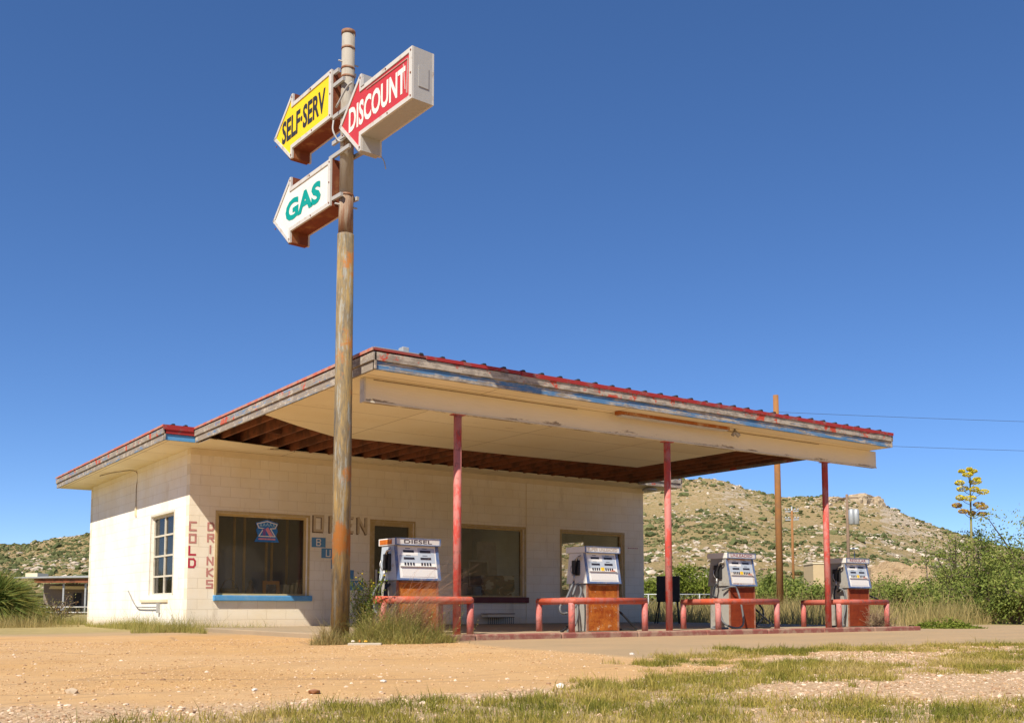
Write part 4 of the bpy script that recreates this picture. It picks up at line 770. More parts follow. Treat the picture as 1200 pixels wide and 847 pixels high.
# ================================================================== utility poles and wires
def upole(x, ytop, depth, r, label, extra=None, lean=0, m=M['wood']):
    b = gnd(x, depth); top = at(x, ytop, depth); t = thing('utility_pole', tuple(b), label, 'utility pole'); tt = np.array([b[0]+lean*rt[0], b[1]+lean*rt[1], top[2]])
    MB().tube([b-np.array([0, 0, .2]), b+(tt-b)*.5, tt], [r, r*.9, r*.75], 14).build('shaft', m, t); return t, b, tt
u1, b1, t1 = upole(914.5, 463, 40, .145, 'tall brown wooden pole rising behind the canopy, tallest of the utility poles', lean=.0)
u2, b2, t2 = upole(930.5, 598, 95, .14, 'slim utility pole with pale crossarms and insulators, far off left of the last red post', m=M['wood'])
mb = MB(); R3 = np.array([rt[0], rt[1], 0]); 
for z in (-.1, -.9): mb.beam(t2-R3*.62+np.array([0, 0, z]), t2+R3*.62+np.array([0, 0, z+.05]), .1, .12)
mb.build('crossarm', M['galv'], u2); mb = MB()
for z in (.02, -.78):
    for s_ in (-.58, -.3, .3, .58): mb.lathe(t2+R3*s_+np.array([0, 0, z]), [(.05, 0), (.11, .08), (.05, .18)], 8)
mb.tube([t2-np.array([0, 0, 1.4]), t2+np.array([0, 0, .4])], .07, 8); mb.build('insulators', M['galv'], u2)
u3, b3, t3 = upole(996, 579, 85, .15, 'grey-brown utility pole carrying a pair of pale transformer cans', m=M['woodgrey'])
mb = MB()
for s_ in (.22, .62): mb.lathe(t3+R3*s_-fw*.35+np.array([0, 0, -2.6]), [(.2, 0), (.24, .05), (.24, 1.2), (.15, 1.32)], 14)
mb.build('transformer', M['galv'], u3); MB().beam(t3-R3*.3+np.array([0, 0, -.3]), t3+R3*.9+np.array([0, 0, -.28]), .1, .1).build('crossarm', M['woodgrey'], u3)
ds = thing('satellite_dish', tuple(gnd(1003, 88)), 'small pale satellite dish on a thin mast near the transformer pole', 'satellite dish'); q = gnd(1003, 88); MB().tube([q, q+np.array([0, 0, 5.5])], .04, 6).build('mast', M['galv'], ds); MB().lathe(q+np.array([0, 0, 5.45]), [(.05, -.05), (.3, .05), (.36, .2), (.3, .1)], 14).build('dish', M['white'], ds)
for z0, z1, lab in ((8.3, 8.75, 'upper of two thin overhead wires running right from the tall pole'), (7.1, 7.45, 'lower of two thin overhead wires running right from the tall pole')):
    a = b1+np.array([0, 0, z0]); b = gnd(2100, 46)+np.array([0, 0, z1]); pts = [a+(b-a)*t+np.array([0, 0, -.35*4*t*(1-t)]) for t in np.linspace(0, 1, 30)]
    tag(MB().tube(pts, .0075, 5).build('overhead_wire', M['wire']), lab, 'wire')
# ================================================================== distant yard: fence, hut, ruin, shed
def chain_fence(xa, xb, dep, label, h=1.15):
    a, b = gnd(xa, dep), gnd(xb, dep); t = thing('chain_fence', tuple(a), label, 'fence'); n = 7
    MB().tube([a+np.array([0, 0, h]), b+np.array([0, 0, h])], .03, 7).build('top_rail', M['galv'], t)
    for i in range(n): q = a+(b-a)*i/(n-1); MB().tube([q, q+np.array([0, 0, h+.04])], .035, 7).build('fence_post', M['galv'], t)
    mb = MB(); d = (b-a); L = np.linalg.norm(d); d = d/L; s_ = .3; u = 0
    while u < L-h: mb.beam(a+d*u, a+d*(u+h)+np.array([0, 0, h]), .006, .006); mb.beam(a+d*(u+h), a+d*u+np.array([0, 0, h]), .006, .006); u += s_
    mb.build('mesh', M['galv'], t)
chain_fence(700, 880, 52, 'low galvanised chain fence crossing the field behind the pumps')
hut = gnd(966, 75); t = thing('block_hut', tuple(hut), 'small flat-topped tan hut beside the last red post', 'building'); MB().obox(hut, R3, fw, SU, (-.75, .75, 0, 2.5, -.1, 3.7)).build('wall', dirty('tan_stucco', (.56, .43, .25), (.45, .33, .2), .6), t, bevel=.03); MB().obox(hut, R3, fw, SU, (-.8, .8, -.05, 2.55, 3.7, 3.8)).build('roof', M['cream'], t)
hs_ = gnd(942, 70); t = thing('shack', tuple(hs_), 'low weathered timber shack roof showing left of the tan hut', 'shack'); MB().obox(hs_, R3, fw, SU, (-.7, .9, 0, 2, -.1, 1.2)).build('wall', M['woodgrey'], t); MB().prism([(-.9, 1.2), (1.1, 1.6), (1.1, 1.68), (-.9, 1.28)], hs_, R3, SU, fw, -.3, 2.3).build('roof', M['wood'], t)
# ruined adobe wall behind the mesquites
r0 = gnd(1022, 62); t = thing('ruined_wall', tuple(r0), 'broken tan adobe wall behind the green mesquite bushes', 'wall'); rr = np.random.default_rng(9); n = 34
tops = 3.0+.25*np.sin(np.linspace(0, 9, n))+rr.normal(0, .10, n); tops[int(n*.45):int(n*.55)] -= .5; pl = [(0, -.2)]+[(8.4*i/(n-1), tops[i]) for i in range(n)]+[(8.4, -.2)]
k = NT('adobe', .95); c = k.mix(k.ramp(k.noise(1.4, 8, .7), (.35, 0), (.65, 1)), (.40, .27, .15), (.60, .45, .28)); k.bump(k.noise(2.5, 8, .7), 1, .15); MB().prism(pl, r0, R3, SU, fw, 0, .5).build('wall', k.out(c), t)
# white house roof peeking left of the board (pinkish shed)
# left: long open shed
s0 = gnd(18, 62); t = thing('open_shed', tuple(s0), 'long open-fronted shed with a grey metal roof beyond the white wall', 'shed')
pxm = 62/1186.2
MB().prism([(0, 2.25), (4.6, 2.30), (4.6, 2.42), (0, 2.33)], s0, R3, SU, fw, -.4, 4).build('roof', M['galv'], t)
MB().obox(s0, R3, fw, SU, (1.2, 4.5, -.25, -.15, 1.98, 2.24)).build('fascia', M['rafter'], t)
MB().obox(s0, R3, fw, SU, (.3, 3.55, 3.0, 3.2, 0, 2.0)).build('wall', dirty('grey_plank_wall', (.25, .21, .19), (.17, .14, .13), 1.5), t)
MB().obox(s0, R3, fw, SU, (2.25, 2.75, 2.96, 2.995, .2, 1.4)).build('door', M['black'], t); MB().prism([(.9, 1.66), (3.7, 1.62), (3.4, 1.82), (1.0, 1.84)], s0, R3, SU, fw, 2.4, 3.2).build('awning', M['cream'], t)
for x in (2.85, 4.2): MB().obox(s0, R3, fw, SU, (x, x+.09, 0, .09, 0, 2.26)).build('post', M['galv'], t)
MB().obox(s0, R3, fw, SU, (.05, .8, 1, 2.5, 2.33, 2.62)).build('roof_vent', M['cream'], t)
f0 = gnd(20, 34); t = thing('pipe_fence', tuple(f0), 'low two-rail pale pipe fence in front of the open shed', 'fence')
for z in (.32, .50): MB().tube([f0+R3*.3+SU*z, f0+R3*2.9+SU*z], .022, 8).build('rail', M['signwhite'], t)
for x in (.3, 1.5, 2.7): MB().tube([f0+R3*x, f0+R3*x+SU*.56], .028, 8).build('fence_post', M['galv'], t)
# ================================================================== vegetation
def blades(name, base, h, wd, lean, mat, parent=None, kind=None, rnd=None, az=None, curve=.5):
    """tapered bent blades; base (n,3), h, wd, lean arrays"""
    n = len(base); az = rng.uniform(0, 6.283, n) if az is None else az; face = rng.uniform(0, 6.283, n)
    d = np.stack([np.cos(az), np.sin(az), np.zeros(n)], -1); s = np.stack([np.cos(face), np.sin(face), np.zeros(n)], -1)*wd[:, None]/2
    L = lean[:, None]; H = h[:, None]; Zv = np.array([0, 0, 1.])
    m1 = base+d*L*H*.30+Zv*H*.5; tp = base+d*L*H+Zv*H*(1-curve*L**2*.5)
    V = np.stack([base-s, base+s, m1-s*.75, m1+s*.75, tp], 1).reshape(-1, 3); o = (np.arange(n)*5)[:, None]
    F = np.concatenate([o+np.array([[0, 1, 3]]), o+np.array([[0, 3, 2]]), o+np.array([[2, 3, 4]])], 0)
    r = rng.random(n) if rnd is None else rnd
    me = npmesh(name, V, F, dict(rnd=np.repeat(r, 5))); ob = link(name, me, mat, parent)
    if kind: ob['kind'] = kind
    return ob
M['turf'] = m_rnd('turf_blade', [(0, (.17, .18, .03)), (.4, (.33, .29, .055)), (.75, (.46, .36, .09)), (1, (.56, .43, .18))], trans=.3)
M['dry'] = m_rnd('dry_grass_blade', [(0, (.17, .19, .06)), (.35, (.36, .29, .11)), (1, (.54, .42, .20))], trans=.3)
M['weed'] = m_rnd('weed_blade', [(0, (.16, .20, .04)), (.5, (.38, .35, .10)), (1, (.56, .44, .18))], trans=.3)
M['plume'] = m_rnd('grass_plume', [(0, (.34, .17, .12)), (1, (.48, .32, .20))], trans=.3)
M['leaf'] = m_rnd('mesquite_leaf', [(0, (.12, .17, .035)), (.6, (.23, .28, .06)), (1, (.36, .37, .10))], trans=.3)
M['leaf2'] = m_rnd('bright_bush_leaf', [(0, (.12, .17, .02)), (1, (.26, .30, .05))], trans=.3)
M['bark'] = dirty('grey_brown_bark', (.14, .10, .07), (.22, .18, .14), 6)
# --- turf strips on the near lot
N = 900000; d = np.sqrt(rng.uniform(3.2**2, 13.5**2, N)); u = rng.uniform(-260, 1460, N)
P = CAM+d[:, None]*(fw+((u-600)/1186.2)[:, None]*rt); g, gr, co, bx, by, dp = lot(P[:, 0], P[:, 1])
tuft = sst(fbm(P[:, 0]+77, P[:, 1]+77, .13, 41), .30, .66)
keep = rng.random(N) < g*(.10+.90*tuft)*np.clip(1.5-d/16, .3, 1)
P = P[keep]; d = d[keep]; n = len(P); P[:, 2] = gheight(P[:, 0], P[:, 1])-.003; tf = tuft[keep]
h = rng.gamma(4, .0062, n)*(.55+.9*tf)+.008; h[rng.random(n) < .02] *= 2.0
patch = fbm(P[:, 0]+5, P[:, 1]+5, .55, 44)
blades('grass', P, h, np.full(n, .0034)*(.8+d/11), rng.uniform(.1, 1.1, n), M['turf'], kind='stuff', rnd=np.clip(rng.normal(0, .2, n)+(patch-.5)*2.2+.52, 0, 1))
# --- loose stones on gravel
N = 120000; d = np.sqrt(rng.uniform(3.6**2, 15**2, N)); u = rng.uniform(-200, 1400, N); P = CAM+d[:, None]*(fw+((u-600)/1186.2)[:, None]*rt)
g, gr, co, bx, by, dp = lot(P[:, 0], P[:, 1]); k_ = rng.random(N) < (gr*(1-.6*g)*.42+.022*(1-co)); P = P[k_]; P[:, 2] = gheight(P[:, 0], P[:, 1])+.001
M['peb'] = m_rnd('gravel_stone', [(0, (.30, .18, .10)), (.5, (.58, .39, .24)), (1, (.74, .60, .45))], sc=60)
blobs('gravel_stones', P, rng.gamma(2.2, .0026, len(P))+.002, M['peb'], .6, .3)
N = 230000; d = np.sqrt(rng.uniform(4.2**2, 14.5**2, N)); u = rng.uniform(-100, 1300, N); P = CAM+d[:, None]*(fw+((u-600)/1186.2)[:, None]*rt)
g, gr, co, bx, by, dp = lot(P[:, 0], P[:, 1]); pt = sst(fbm(P[:, 0]+31, P[:, 1]+31, .8, 91), .35, .7); k_ = rng.random(N) < (1-.8*g)*(1-co)*(1-gr*.6)*(.05+.26*pt); P = P[k_]; P[:, 2] = gheight(P[:, 0], P[:, 1])
M['grit'] = m_rnd('lot_grit', [(0, (.34, .20, .09)), (.6, (.56, .35, .17)), (1, (.70, .50, .30))], sc=60)
blobs('grit', P, rng.gamma(2.5, .0013, len(P))+.0012, M['grit'], .8, .3)
# single larger stones
for i, (x, y, s, lab) in enumerate(((657, 804, .042, 'white stone lying on bare ground, largest loose stone by the grass strip'), (88, 811, .030, 'tan stone on the orange dirt near the left edge'), (450, 797, .022, 'pale pebble on the orange dirt below the sign pole'), (740, 766.5, .030, 'white pebble at the edge of the concrete drive'), (370, 811, .038, 'reddish-brown stone at the edge of the gravel'), (300, 808, .018, 'small white pebble left of the reddish stone'), (901, 796, .02, 'grey stone half in the short grass'))):
    dd_ = 1186.2*.5/(y-711); q = gnd(x, dd_); q[2] = gheight(q[0:1], q[1:2])[0]+s*.3
    m_ = dirty('stone_surface', (.66, .60, .52) if 'white' in lab or 'pale' in lab else ((.36, .17, .09) if 'red' in lab else (.48, .37, .25)), None, 30)
    o = blobs('stone', np.array([q]), np.array([s]), m_, .6, .25, kind=None); tag(o, lab, 'stone')
# --- field of dry grass beyond
def field_grass(name, n, dlo, dhi, ulo, uhi, hm, mat, wd, cond=None, seed=0):
    r = np.random.default_rng(seed); d = np.sqrt(r.uniform(dlo**2, dhi**2, n)); u = r.uniform(ulo, uhi, n); P = CAM+d[:, None]*(fw+((u-600)/1186.2)[:, None]*rt); P[:, 2] = 0
    ins = (P[:, 0] > -.75) & (P[:, 0] < 12.5) & (P[:, 1] > -8.2) & (P[:, 1] < 8.7); k = ~ins
    if cond is not None: k &= cond(P, u, d)
    k &= r.random(n) < .25+.75*sst(fbm(P[:, 0]+99, P[:, 1]+99, 2.2, 51), .3, .6)
    P = P[k]; d = d[k]; m = len(P); h = r.gamma(5, hm/5, m)*(.5+fbm(P[:, 0]+99, P[:, 1]+99, 3., 52)); pt = fbm(P[:, 0]+9, P[:, 1]+9, 4., 53)
    return blades(name, P, h, wd*(.6+d/40), r.uniform(.1, .6, m), mat, kind='stuff', rnd=np.clip(r.normal(.5, .2, m)+(pt-.5)*2, 0, 1))
field_grass('field_grass', 170000, 20, 60, 700, 1350, .42, M['dry'], .012, lambda P, u, d: ((P[:, 0] > 12.4) & (P[:, 1] > -6.6+.25*(P[:, 0]-12))) | (P[:, 1] > 9), seed=1)
field_grass('field_grass', 60000, 24, 60, -300, 140, .34, M['dry'], .012, lambda P, u, d: (P[:, 1] > 3) & (P[:, 0] < -.9), seed=2)
field_grass('field_grass', 60000, 60, 118, -500, 1500, .55, M['dry'], .02, seed=3)
# weeds at the foot of the side wall and at the left
def patch_grass(name, c, sx, sy, n, hm, mat, label, cat, lean=(.1, .8), ang=0, wd=.006, rndb=.5, zb=0, az=None):
    r = np.random.default_rng(int(abs(c[0]*100)+abs(c[1]*10)+n)); a = r.normal(0, 1, (n, 2)); a = a/np.maximum(1, np.linalg.norm(a, axis=1)/1.8)[:, None]; ca, sa = math.cos(ang), math.sin(ang)
    x = c[0]+a[:, 0]*sx*ca-a[:, 1]*sy*sa; y = c[1]+a[:, 0]*sx*sa+a[:, 1]*sy*ca; ed = np.exp(-.5*(a**2).sum(1)); clump = fbm(x+60, y+60, .25, 61); h = r.gamma(6, hm/6, n)*(.45+.55*ed)*(.4+1.2*clump)
    o = blades(name, np.stack([x, y, np.full(n, zb)], -1), h, np.full(n, wd), r.uniform(*lean, n), mat, rnd=np.clip(r.normal(rndb, .22, n), 0, 1), az=az(n) if az else None)
    tag(o, label, cat); return o
patch_grass('weed_patch', (-.25, 2.5), .14, 2.4, 6000, .22, M['weed'], 'strip of yellow-green weeds along the foot of the white side wall', 'weeds', zb=0)
patch_grass('weed_patch', (-.1, -.35), .55, .25, 2600, .26, M['weed'], 'yellow-green weeds at the corner of the building under the word COLD', 'weeds')
patch_grass('weed_patch', (.9, -.9), .45, .18, 1300, .16, M['weed'], 'low straggling weeds in front of the first window', 'weeds', lean=(.4, 1.4))
patch_grass('weed_patch', tuple(gnd(50, 26.5)[:2]), 1.0, .35, 5000, .30, M['weed'], 'yellow-green weeds between the shrub and the side wall', 'weeds', ang=YAW-math.pi/2, rndb=.6)
patch_grass('weed_patch', tuple(gnd(12, 24.0)[:2]), .9, .3, 2400, .24, M['dry'], 'rusty dry weeds at the far left under the spiky plant', 'weeds', ang=YAW-math.pi/2)
# weeds round the sign pole
def lp(x, dep, z=0): q = gnd(x, dep); q[2] = z; return q
WA = YAW-math.pi/2
patch_grass('weed_patch', tuple(lp(455, 12.9)[:2]), .36, .22, 5200, .30, M['weed'], 'thick green weeds between the sign pole and the diesel pump', 'weeds', ang=WA, wd=.006, rndb=.55, lean=(.3, 1.3))
patch_grass('weed_patch', tuple(lp(500, 13.1)[:2]), .20, .15, 2600, .22, M['weed'], 'yellow-green weeds spilling over the kerb before the diesel pump', 'weeds', ang=WA, wd=.006, rndb=.6, lean=(.3, 1.2))
patch_grass('weed_patch', tuple(lp(385, 12.6)[:2]), .12, .10, 900, .24, M['dry'], 'brown dead weeds at the left foot of the sign pole', 'weeds', ang=WA, lean=(.1, .9))
sh_ = []
r = np.random.default_rng(71); q = lp(468, 12.95); t = thing('seed_grass', tuple(q), 'wispy straw-coloured grass with seed heads standing over the weeds by the kerb', 'grass'); mbs = MB(); heads = []
for i in range(150):
    b = q+R3*r.normal(0, .33)+fw*r.normal(0, .13); e = b+np.array([r.normal(.05, .12), r.normal(0, .1), r.uniform(.22, .58)]); mbs.tube([b, (b+e)/2+np.array([0, 0, .04]), e], [.0028, .0022, .0012], 3, False)
    for z in np.linspace(.62, 1, 9): heads.append(b+(e-b)*z)
mbs.build('stem', M['weed'], t); HP = (t, np.array(heads)-q)
# leaning feathery plumes
PLd = math.atan2(rt[1], rt[0])
patch_grass('plume_grass', tuple(lp(462, 13.2)[:2]), .26, .12, 2200, .66, M['plume'], 'leaning reddish feathery grass in front of the diesel pump panel', 'grass', ang=WA, wd=.004, lean=(.5, 1.1), az=lambda n: np.random.default_rng(5).normal(PLd, .35, n))
def leaves(name, C, spread, mat, size, parent, seed=0, aspect=.45, rndv=None):
    r = np.random.default_rng(seed); n = len(C); P = C+r.normal(0, 1, (n, 3))*spread
    a = r.normal(0, 1, (n, 3)); a /= np.linalg.norm(a, axis=1)[:, None]; b = np.cross(a, r.normal(0, 1, (n, 3))); b /= np.linalg.norm(b, axis=1)[:, None]; s = size*r.uniform(.6, 1.4, n)[:, None]; a = a*s; b = b*s*aspect
    V = np.stack([P-a, P+b, P+a, P-b], 1).reshape(-1, 3); F = np.arange(4*n).reshape(n, 4)
    me = npmesh(name, V, F, dict(rnd=np.repeat(r.random(n) if rndv is None else rndv, 4))); return link(name, me, mat, parent)
leaves('seed_heads', HP[1], .012, M['dry'], .011, HP[0], 72, .4)
def plant_tree(name, loc, h, wdt, label, cat, seed, mat, nlimb=7, nl=6000, leaf=.05, spread=.22, group=None, lowcrown=.25, trunk=True, flat=1.0, r0=.08, twigs=5):
    r = np.random.default_rng(seed); t = thing(name, tuple(loc), label, cat, group); loc = np.array(loc, float); mb = MB(); tips = []
    for i in range(nlimb):
        az = 6.283*i/nlimb+r.uniform(-.5, .5); reach = wdt/2*r.uniform(.35, 1.0); top = h*r.uniform(.55, 1.0)*(1.05-.35*(reach/(wdt/2))**2)
        e = loc+np.array([math.cos(az)*reach, math.sin(az)*reach*flat, top]); m1 = loc+np.array([math.cos(az)*reach*.25, math.sin(az)*reach*.25*flat, h*.28])+r.normal(0, .04*h, 3); m2 = loc+(e-loc)*np.array([.65, .65, .66])+r.normal(0, .05*h, 3)
        path = smoothpath([loc+r.normal(0, .03, 3)*[1, 1, 0], m1, m2, e], 4); mb.tube(path, list(np.linspace(r0, .012, len(path))), 6, False)
        for _ in range(twigs):
            q = path[r.integers(4, len(path))]; dv = r.normal(0, 1, 3); dv[2] = abs(dv[2])*.5+.0; dv = dv/np.linalg.norm(dv)*wdt*.17*r.uniform(.6, 1.3); e2 = q+dv; e2[2] = max(e2[2], h*lowcrown*.5+loc[2]); mb.tube([q, q+dv*.5+r.normal(0, .03, 3), e2], [.018, .012, .005], 4, False); tips += [e2, q+dv*.6]
        tips += [e, path[-3]]
        if lowcrown < .2:
            for _ in range(3): tips.append(loc+np.array([math.cos(az)*reach*r.uniform(.5, 1), math.sin(az)*reach*flat*r.uniform(.5, 1), h*r.uniform(.08, .4)]))
    mb.build('trunk', M['bark'], t)
    tips = np.array(tips); w_ = r.dirichlet(np.ones(len(tips))*.9); k = r.choice(len(tips), nl, p=w_); tone = r.random(len(tips))
    o = leaves('crown', tips[k]-loc, spread*np.array([1, 1, .6])*r.uniform(.4, 1.2, (len(tips), 1))[k], mat, leaf, t, seed, rndv=np.clip(tone[k]*.6+r.random(nl)*.5, 0, 1)); return t
# mesquites at the right
T = lambda x, dep: tuple(gnd(x, dep))
G1 = 'mesquite bushes on the right'
for i, (x, dep, h, w_, nl, lab) in enumerate([
    (1045, 40, 1.7, 3.2, 4600, 'rounded green mesquite bush just right of the last guard rail'), (1085, 44, 1.9, 4.0, 4800, 'mid-height mesquite bush below the left side of the flowering stalk'),
    (1128, 42, 3.5, 3.9, 6500, 'dense mesquite bush at the foot of the yellow flowering stalk'), (1168, 32, 2.7, 2.3, 6500, 'open mesquite tree with a bare leaning trunk right of the flowering stalk'),
    (1210, 30, 4.1, 3.2, 9000, 'tall feathery mesquite at the right edge of the view'), (1000, 48, 2.0, 3.4, 6000, 'low mesquite bush behind the REGULAR pump'), (1190, 27, 1.5, 1.9, 6000, 'low thick mesquite bush in front at the right edge'),
    (1110, 34, 1.15, 2.6, 4500, 'low leafy mesquite bush in front of the broken adobe wall'), (1065, 33, 1.2, 2.0, 4000, 'small low mesquite bush in the dry grass right of the last guard rail')]):
    plant_tree('mesquite', T(x, dep), h, w_, lab, 'mesquite bush', 100+i, M['leaf'], 9, nl, .048, .26, G1, lowcrown=.12, twigs=7)
plant_tree('mesquite', T(1130, 43), 5.2, 3.4, 'airy mesquite tree with thin feathery foliage rising round the flowering stalk', 'mesquite bush', 160, M['leaf'], 9, 3400, .05, .24, G1, lowcrown=.3, twigs=8)
G2 = 'bushes beyond the field'
plant_tree('bush', T(815, 60), 2.7, 4.0, 'round bright green bush behind the black board', 'bush', 200, M['leaf2'], 14, 12000, .09, .36, G2, .1, twigs=8)
plant_tree('bush', T(764, 58), 2.3, 1.8, 'narrow bright green bush against the corner of the building', 'bush', 201, M['leaf2'], 8, 5000, .09, .3, G2, .1)
for i, (x, dep, h, w_, lab) in enumerate([(905, 62, 2.2, 4.5, 'grey-green bush behind the tall brown pole'), (870, 75, 2.2, 5, 'spreading grey-green bush behind the pump marked UNLEADED'), (945, 60, 2.0, 3.5, 'grey-green bush in front of the tan hut'), (930, 95, 3.0, 6, 'larger dark bush at the foot of the hill between the two slim poles'), (1030, 80, 2.9, 6, 'tall grey-green bush beyond the REGULAR pump'), (1180, 60, 2.3, 6, 'broad bush far behind the mesquites at the right'), (1080, 72, 4.6, 7.5, 'dark green bush rising behind the broken adobe wall'), (1290, 50, 3.5, 6, 'big bush out to the right of the mesquites')]):
    plant_tree('bush', T(x, dep), h, w_, lab, 'bush', 210+i, M['leaf'], 10, 6500, .10, .42, G2, .1)
# scrub belt at the foot of the hill
r = np.random.default_rng(77); n = 420; d = r.uniform(92, 165, n); u = r.uniform(-600, 1900, n); P, hh = hillz(u, d); C = np.concatenate([P, np.maximum(hh, 0)[:, None]], -1); sz = r.uniform(.5, 1.5, n)
k = r.integers(0, n, 90000); q = r.normal(0, 1, (90000, 3)); q /= np.linalg.norm(q, axis=1)[:, None]; q = q*r.uniform(.6, 1.05, (90000, 1))*sz[k][:, None]*np.array([1.3, 1.3, .9]); q[:, 2] = np.abs(q[:, 2])
o = leaves('foothill_scrub', C[k]+q, .1, M['leaf'], .17, None, 3, rndv=np.clip(r.random(n)[k]*.7+r.random(90000)*.3, 0, 1)); o['kind'] = 'stuff'
# low green plant at the roadside
q = np.array(T(1108, 21.8)); t = thing('creeping_plant', tuple(q), 'low mound of green creeping plant right of the last guard rail', 'plant'); r = np.random.default_rng(8); n = 5200
an = r.uniform(0, 6.283, n); rr = np.sqrt(r.random(n)); loc2 = np.stack([R3[0]*np.cos(an)*rr*.85+fw[0]*np.sin(an)*rr*.4, R3[1]*np.cos(an)*rr*.85+fw[1]*np.sin(an)*rr*.4, .02+.27*(1-rr**1.5)*r.random(n)*(.6+.5*np.sin(an*3))], -1)
leaves('foliage', loc2, .02, M['leaf2'], .026, t, 9, .6); MB().tube([q, q+np.array([.3, .1, .12])], .01, 5).tube([q, q+np.array([-.3, .1, .1])], .01, 5).build('stem', M['bark'], t)
# century plant stalk
ag = np.array(T(1140, 41)); t = thing('century_plant', tuple(ag), 'tall century plant stalk with tiers of yellow flower clusters above the bushes', 'agave'); top = at(1136.5, 549, 41)
MB().tube([ag, ag+(top-ag)*.5, top], [.07, .055, .02], 9).build('stalk', dirty('agave_stalk', (.24, .22, .08), (.2, .14, .07), 3), t)
M['flower'] = m_rnd('agave_flower', [(0, (.40, .38, .03)), (.4, (.66, .56, .03)), (1, (.80, .62, .04))])
M['flower2'] = m_rnd('agave_flower_old', [(0, (.40, .25, .04)), (1, (.66, .42, .05))])
s_ = 41/1186.2
for i, (x, y, w_, h_) in enumerate([(1127, 552, 7, 3), (1136, 549.5, 6, 3), (1141, 552, 8, 3.5), (1134, 556, 11, 4), (1145, 561, 8, 3), (1143, 564.5, 14, 4.5), (1124.5, 565.5, 10, 5), (1128, 572.5, 14, 5.5), (1142, 573, 10, 5), (1152, 576, 13, 5), (1125, 583, 9, 5.5), (1136, 583.5, 15, 5), (1121.5, 592, 11, 4.5), (1147, 591, 13, 5), (1151, 594, 13, 4.5), (1129, 599, 11, 4), (1139, 601, 8, 5), (1151, 602, 11, 4)]):
    dpt = (random.random()-.5)*1.1; c = at(x, y, 41+dpt); ax = ag+(top-ag)*((c[2]-.25)/top[2]); mb = MB(); mb.tube([ax, (ax+c)/2-np.array([0, 0, .05]), c-np.array([0, 0, .03])], .012, 5, False); br_ = mb.build('branch', M['bark'], t)
    n = 420; r = np.random.default_rng(i); a = r.normal(0, 1, (n, 3)); a /= np.linalg.norm(a, axis=1)[:, None]; C = c-ag+a*np.array([w_*s_/2, w_*s_/2, h_*s_/2])*.9; leaves('flower_cluster', C, .012, M['flower'] if y < 590 else M['flower2'], .030, br_, i, .5)
mb = MB()
for i in range(26):
    az = i*2.4; L = 1.1; dv = np.array([math.cos(az), math.sin(az), 0]); mb.prism([(-.06, 0), (.06, 0), (.0, L)], ag+dv*.1+SU*.05, np.cross(dv, SU), (dv*.6+SU*.8), np.cross(np.cross(dv, SU), (dv*.6+SU*.8)), 0, .03)
mb.build('leaves', dirty('agave_leaf', (.16, .22, .15)), t)
# spiky desert plant at the left
sq = np.array(T(-8, 25.5)); t = thing('sotol', tuple(sq), 'large spiky green plant with dense yellow-tipped leaves at the left edge', 'desert plant'); r = np.random.default_rng(15); n = 3800
V = []; el = np.arcsin(r.uniform(-.1, 1, n)); az = r.uniform(0, 6.283, n); L = r.uniform(.75, 1.35, n); dv = np.stack([np.cos(el)*np.cos(az), np.cos(el)*np.sin(az), np.sin(el)], -1); b0 = np.array([0, 0, .35])+dv*.15
sv = np.cross(dv, r.normal(0, 1, (n, 3))); sv /= np.linalg.norm(sv, axis=1)[:, None]; sv *= .011; mid = b0+dv*L[:, None]*.55+np.array([0, 0, .05]); tp = b0+dv*L[:, None]-np.array([0, 0, 1])*(L*.16)[:, None]
V = np.stack([b0-sv, b0+sv, mid-sv*.8, mid+sv*.8, tp], 1).reshape(-1, 3); o = (np.arange(n)*5)[:, None]; F = np.concatenate([o+np.array([[0, 1, 3]]), o+np.array([[0, 3, 2]]), o+np.array([[2, 3, 4]])], 0); rn = np.clip(np.stack([r.random(n)*.3]*2+[r.random(n)*.4+.2]*2+[r.random(n)*.3+.75], 1), 0, 1).ravel()
me = npmesh('leaves', V, F, dict(rnd=rn)); link('leaves', me, m_rnd('sotol_leaf', [(0, (.07, .12, .03)), (.5, (.15, .21, .05)), (1, (.42, .33, .08))], trans=.2), t); MB().tube([sq, sq+SU*.4], [.16, .12], 10).build('trunk', M['bark'], t)
# feathery green plants by the pipe fence
plant_tree('bush', T(42, 27.5), .55, .9, 'low soft green plant between the spiky plant and the weeds', 'bush', 300, M['leaf2'], 9, 2600, .028, .10, None, .1, r0=.012)
plant_tree('tall_weed', T(70, 28), .85, 1.1, 'thin tall weed with small orange flowers before the open shed', 'weed', 301, m_rnd('weedflower', [(0, (.2, .22, .06)), (.6, (.3, .26, .09)), (1, (.45, .2, .1))]), 12, 700, .02, .10, None, .3, r0=.008)
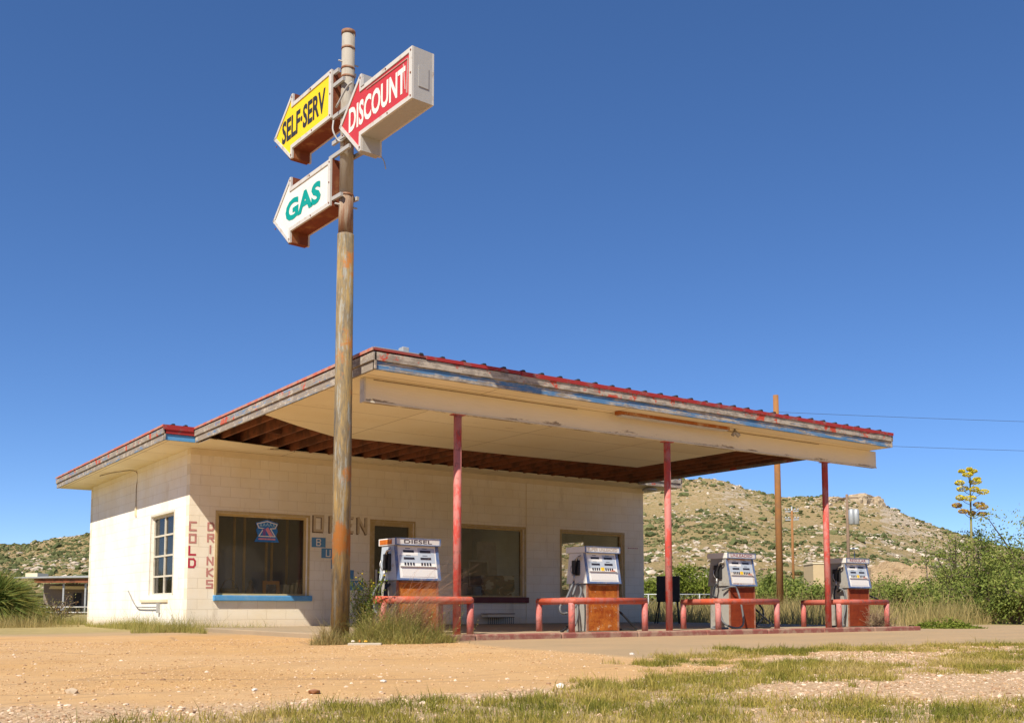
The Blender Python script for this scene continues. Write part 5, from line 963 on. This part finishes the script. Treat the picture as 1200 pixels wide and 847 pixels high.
# tall flowering weed beside the pole
q = np.array(lp(427, 13.3)); t = thing('tall_weed', tuple(q), 'tall green weed with small yellow flowers right of the sign pole', 'weed'); r = np.random.default_rng(21); mb = MB(); tips = []; fl = []
for i in range(34):
    a = r.normal(0, 1, 2)*.07; e = q+np.array([a[0]*2.0, a[1]*2.0, r.uniform(.45, .95)]); m_ = q+np.array([a[0]*.9, a[1]*.9, e[2]*.5]); mb.tube([q+np.array([a[0]*.4, a[1]*.4, 0]), m_, e], [.006, .005, .002], 4, False)
    for z in np.linspace(.1, 1, 16): tips.append((q+(e-q)*z) if z > .5 else (q+(m_-q)*z*2))
    fl.append(e)
mb.build('stem', dirty('green_stem', (.12, .18, .05)), t); tips = np.array(tips)-q; k = r.integers(0, len(tips), 4200); leaves('foliage', tips[k], .028, M['leaf2'], .016, t, 22, .35)
pm = m_rnd('yellow_petals', [(0, (.6, .42, .03)), (1, (.7, .5, .05))])
for e in fl[::2]: MB().lathe(e, [(.004, -.006), (.014, 0), (.010, .008), (.003, .012)], 7).build('flower', pm, t)
# tumbled dry brush by the last pump
q = np.array([11.35, -7.15, SZ]); t = thing('dry_brush', tuple(q), 'tangled dry brown brush caught under the last guard rail', 'brush'); r = np.random.default_rng(31); mb = MB()
for i in range(110):
    a = r.normal(0, 1, 3); a[2] = abs(a[2]); a = a/np.linalg.norm(a); L = r.uniform(.25, .62); e = q+a*L*np.array([.8, .8, 1.0]); mb.tube([q+a*.04, q+a*L*.5+r.normal(0, .04, 3), e], [.004, .003, .0015], 3, False)
    for j in range(3): s0_ = q+a*L*r.uniform(.4, 1)*np.array([.8, .8, 1]); mb.tube([s0_, s0_+r.normal(0, .07, 3)+np.array([0, 0, .02])], .002, 3, False)
mb.build('twigs', dirty('dry_twig', (.34, .24, .15)), t)
# timber at the foot of the weeds
q = lp(428, 12.35); t = thing('timber_block', tuple(q), 'short pale concrete block lying in the weeds at the foot of the pole', 'block'); MB().obox(q, R3, fw, SU, (-.21, .20, 0, .10, -.01, .065)).build('block', m_concrete('pale_block', (.48, .42, .33), (.38, .33, .25)), t, bevel=.01)
for i, (x, m_, lab) in enumerate(((414, (.68, .62, .52), 'whitish pebble on the left end of the pale block'), (422, (.55, .25, .06), 'orange fruit-like stone in the middle of the pale block'), (429, (.72, .42, .05), 'yellow-orange stone right of the middle of the pale block'))):
    qq = lp(x, 12.4, .085); tag(blobs('stone', np.array([qq]), np.array([.022]), dirty('pebble_paint', m_), .8, .12, kind=None), lab, 'stone')
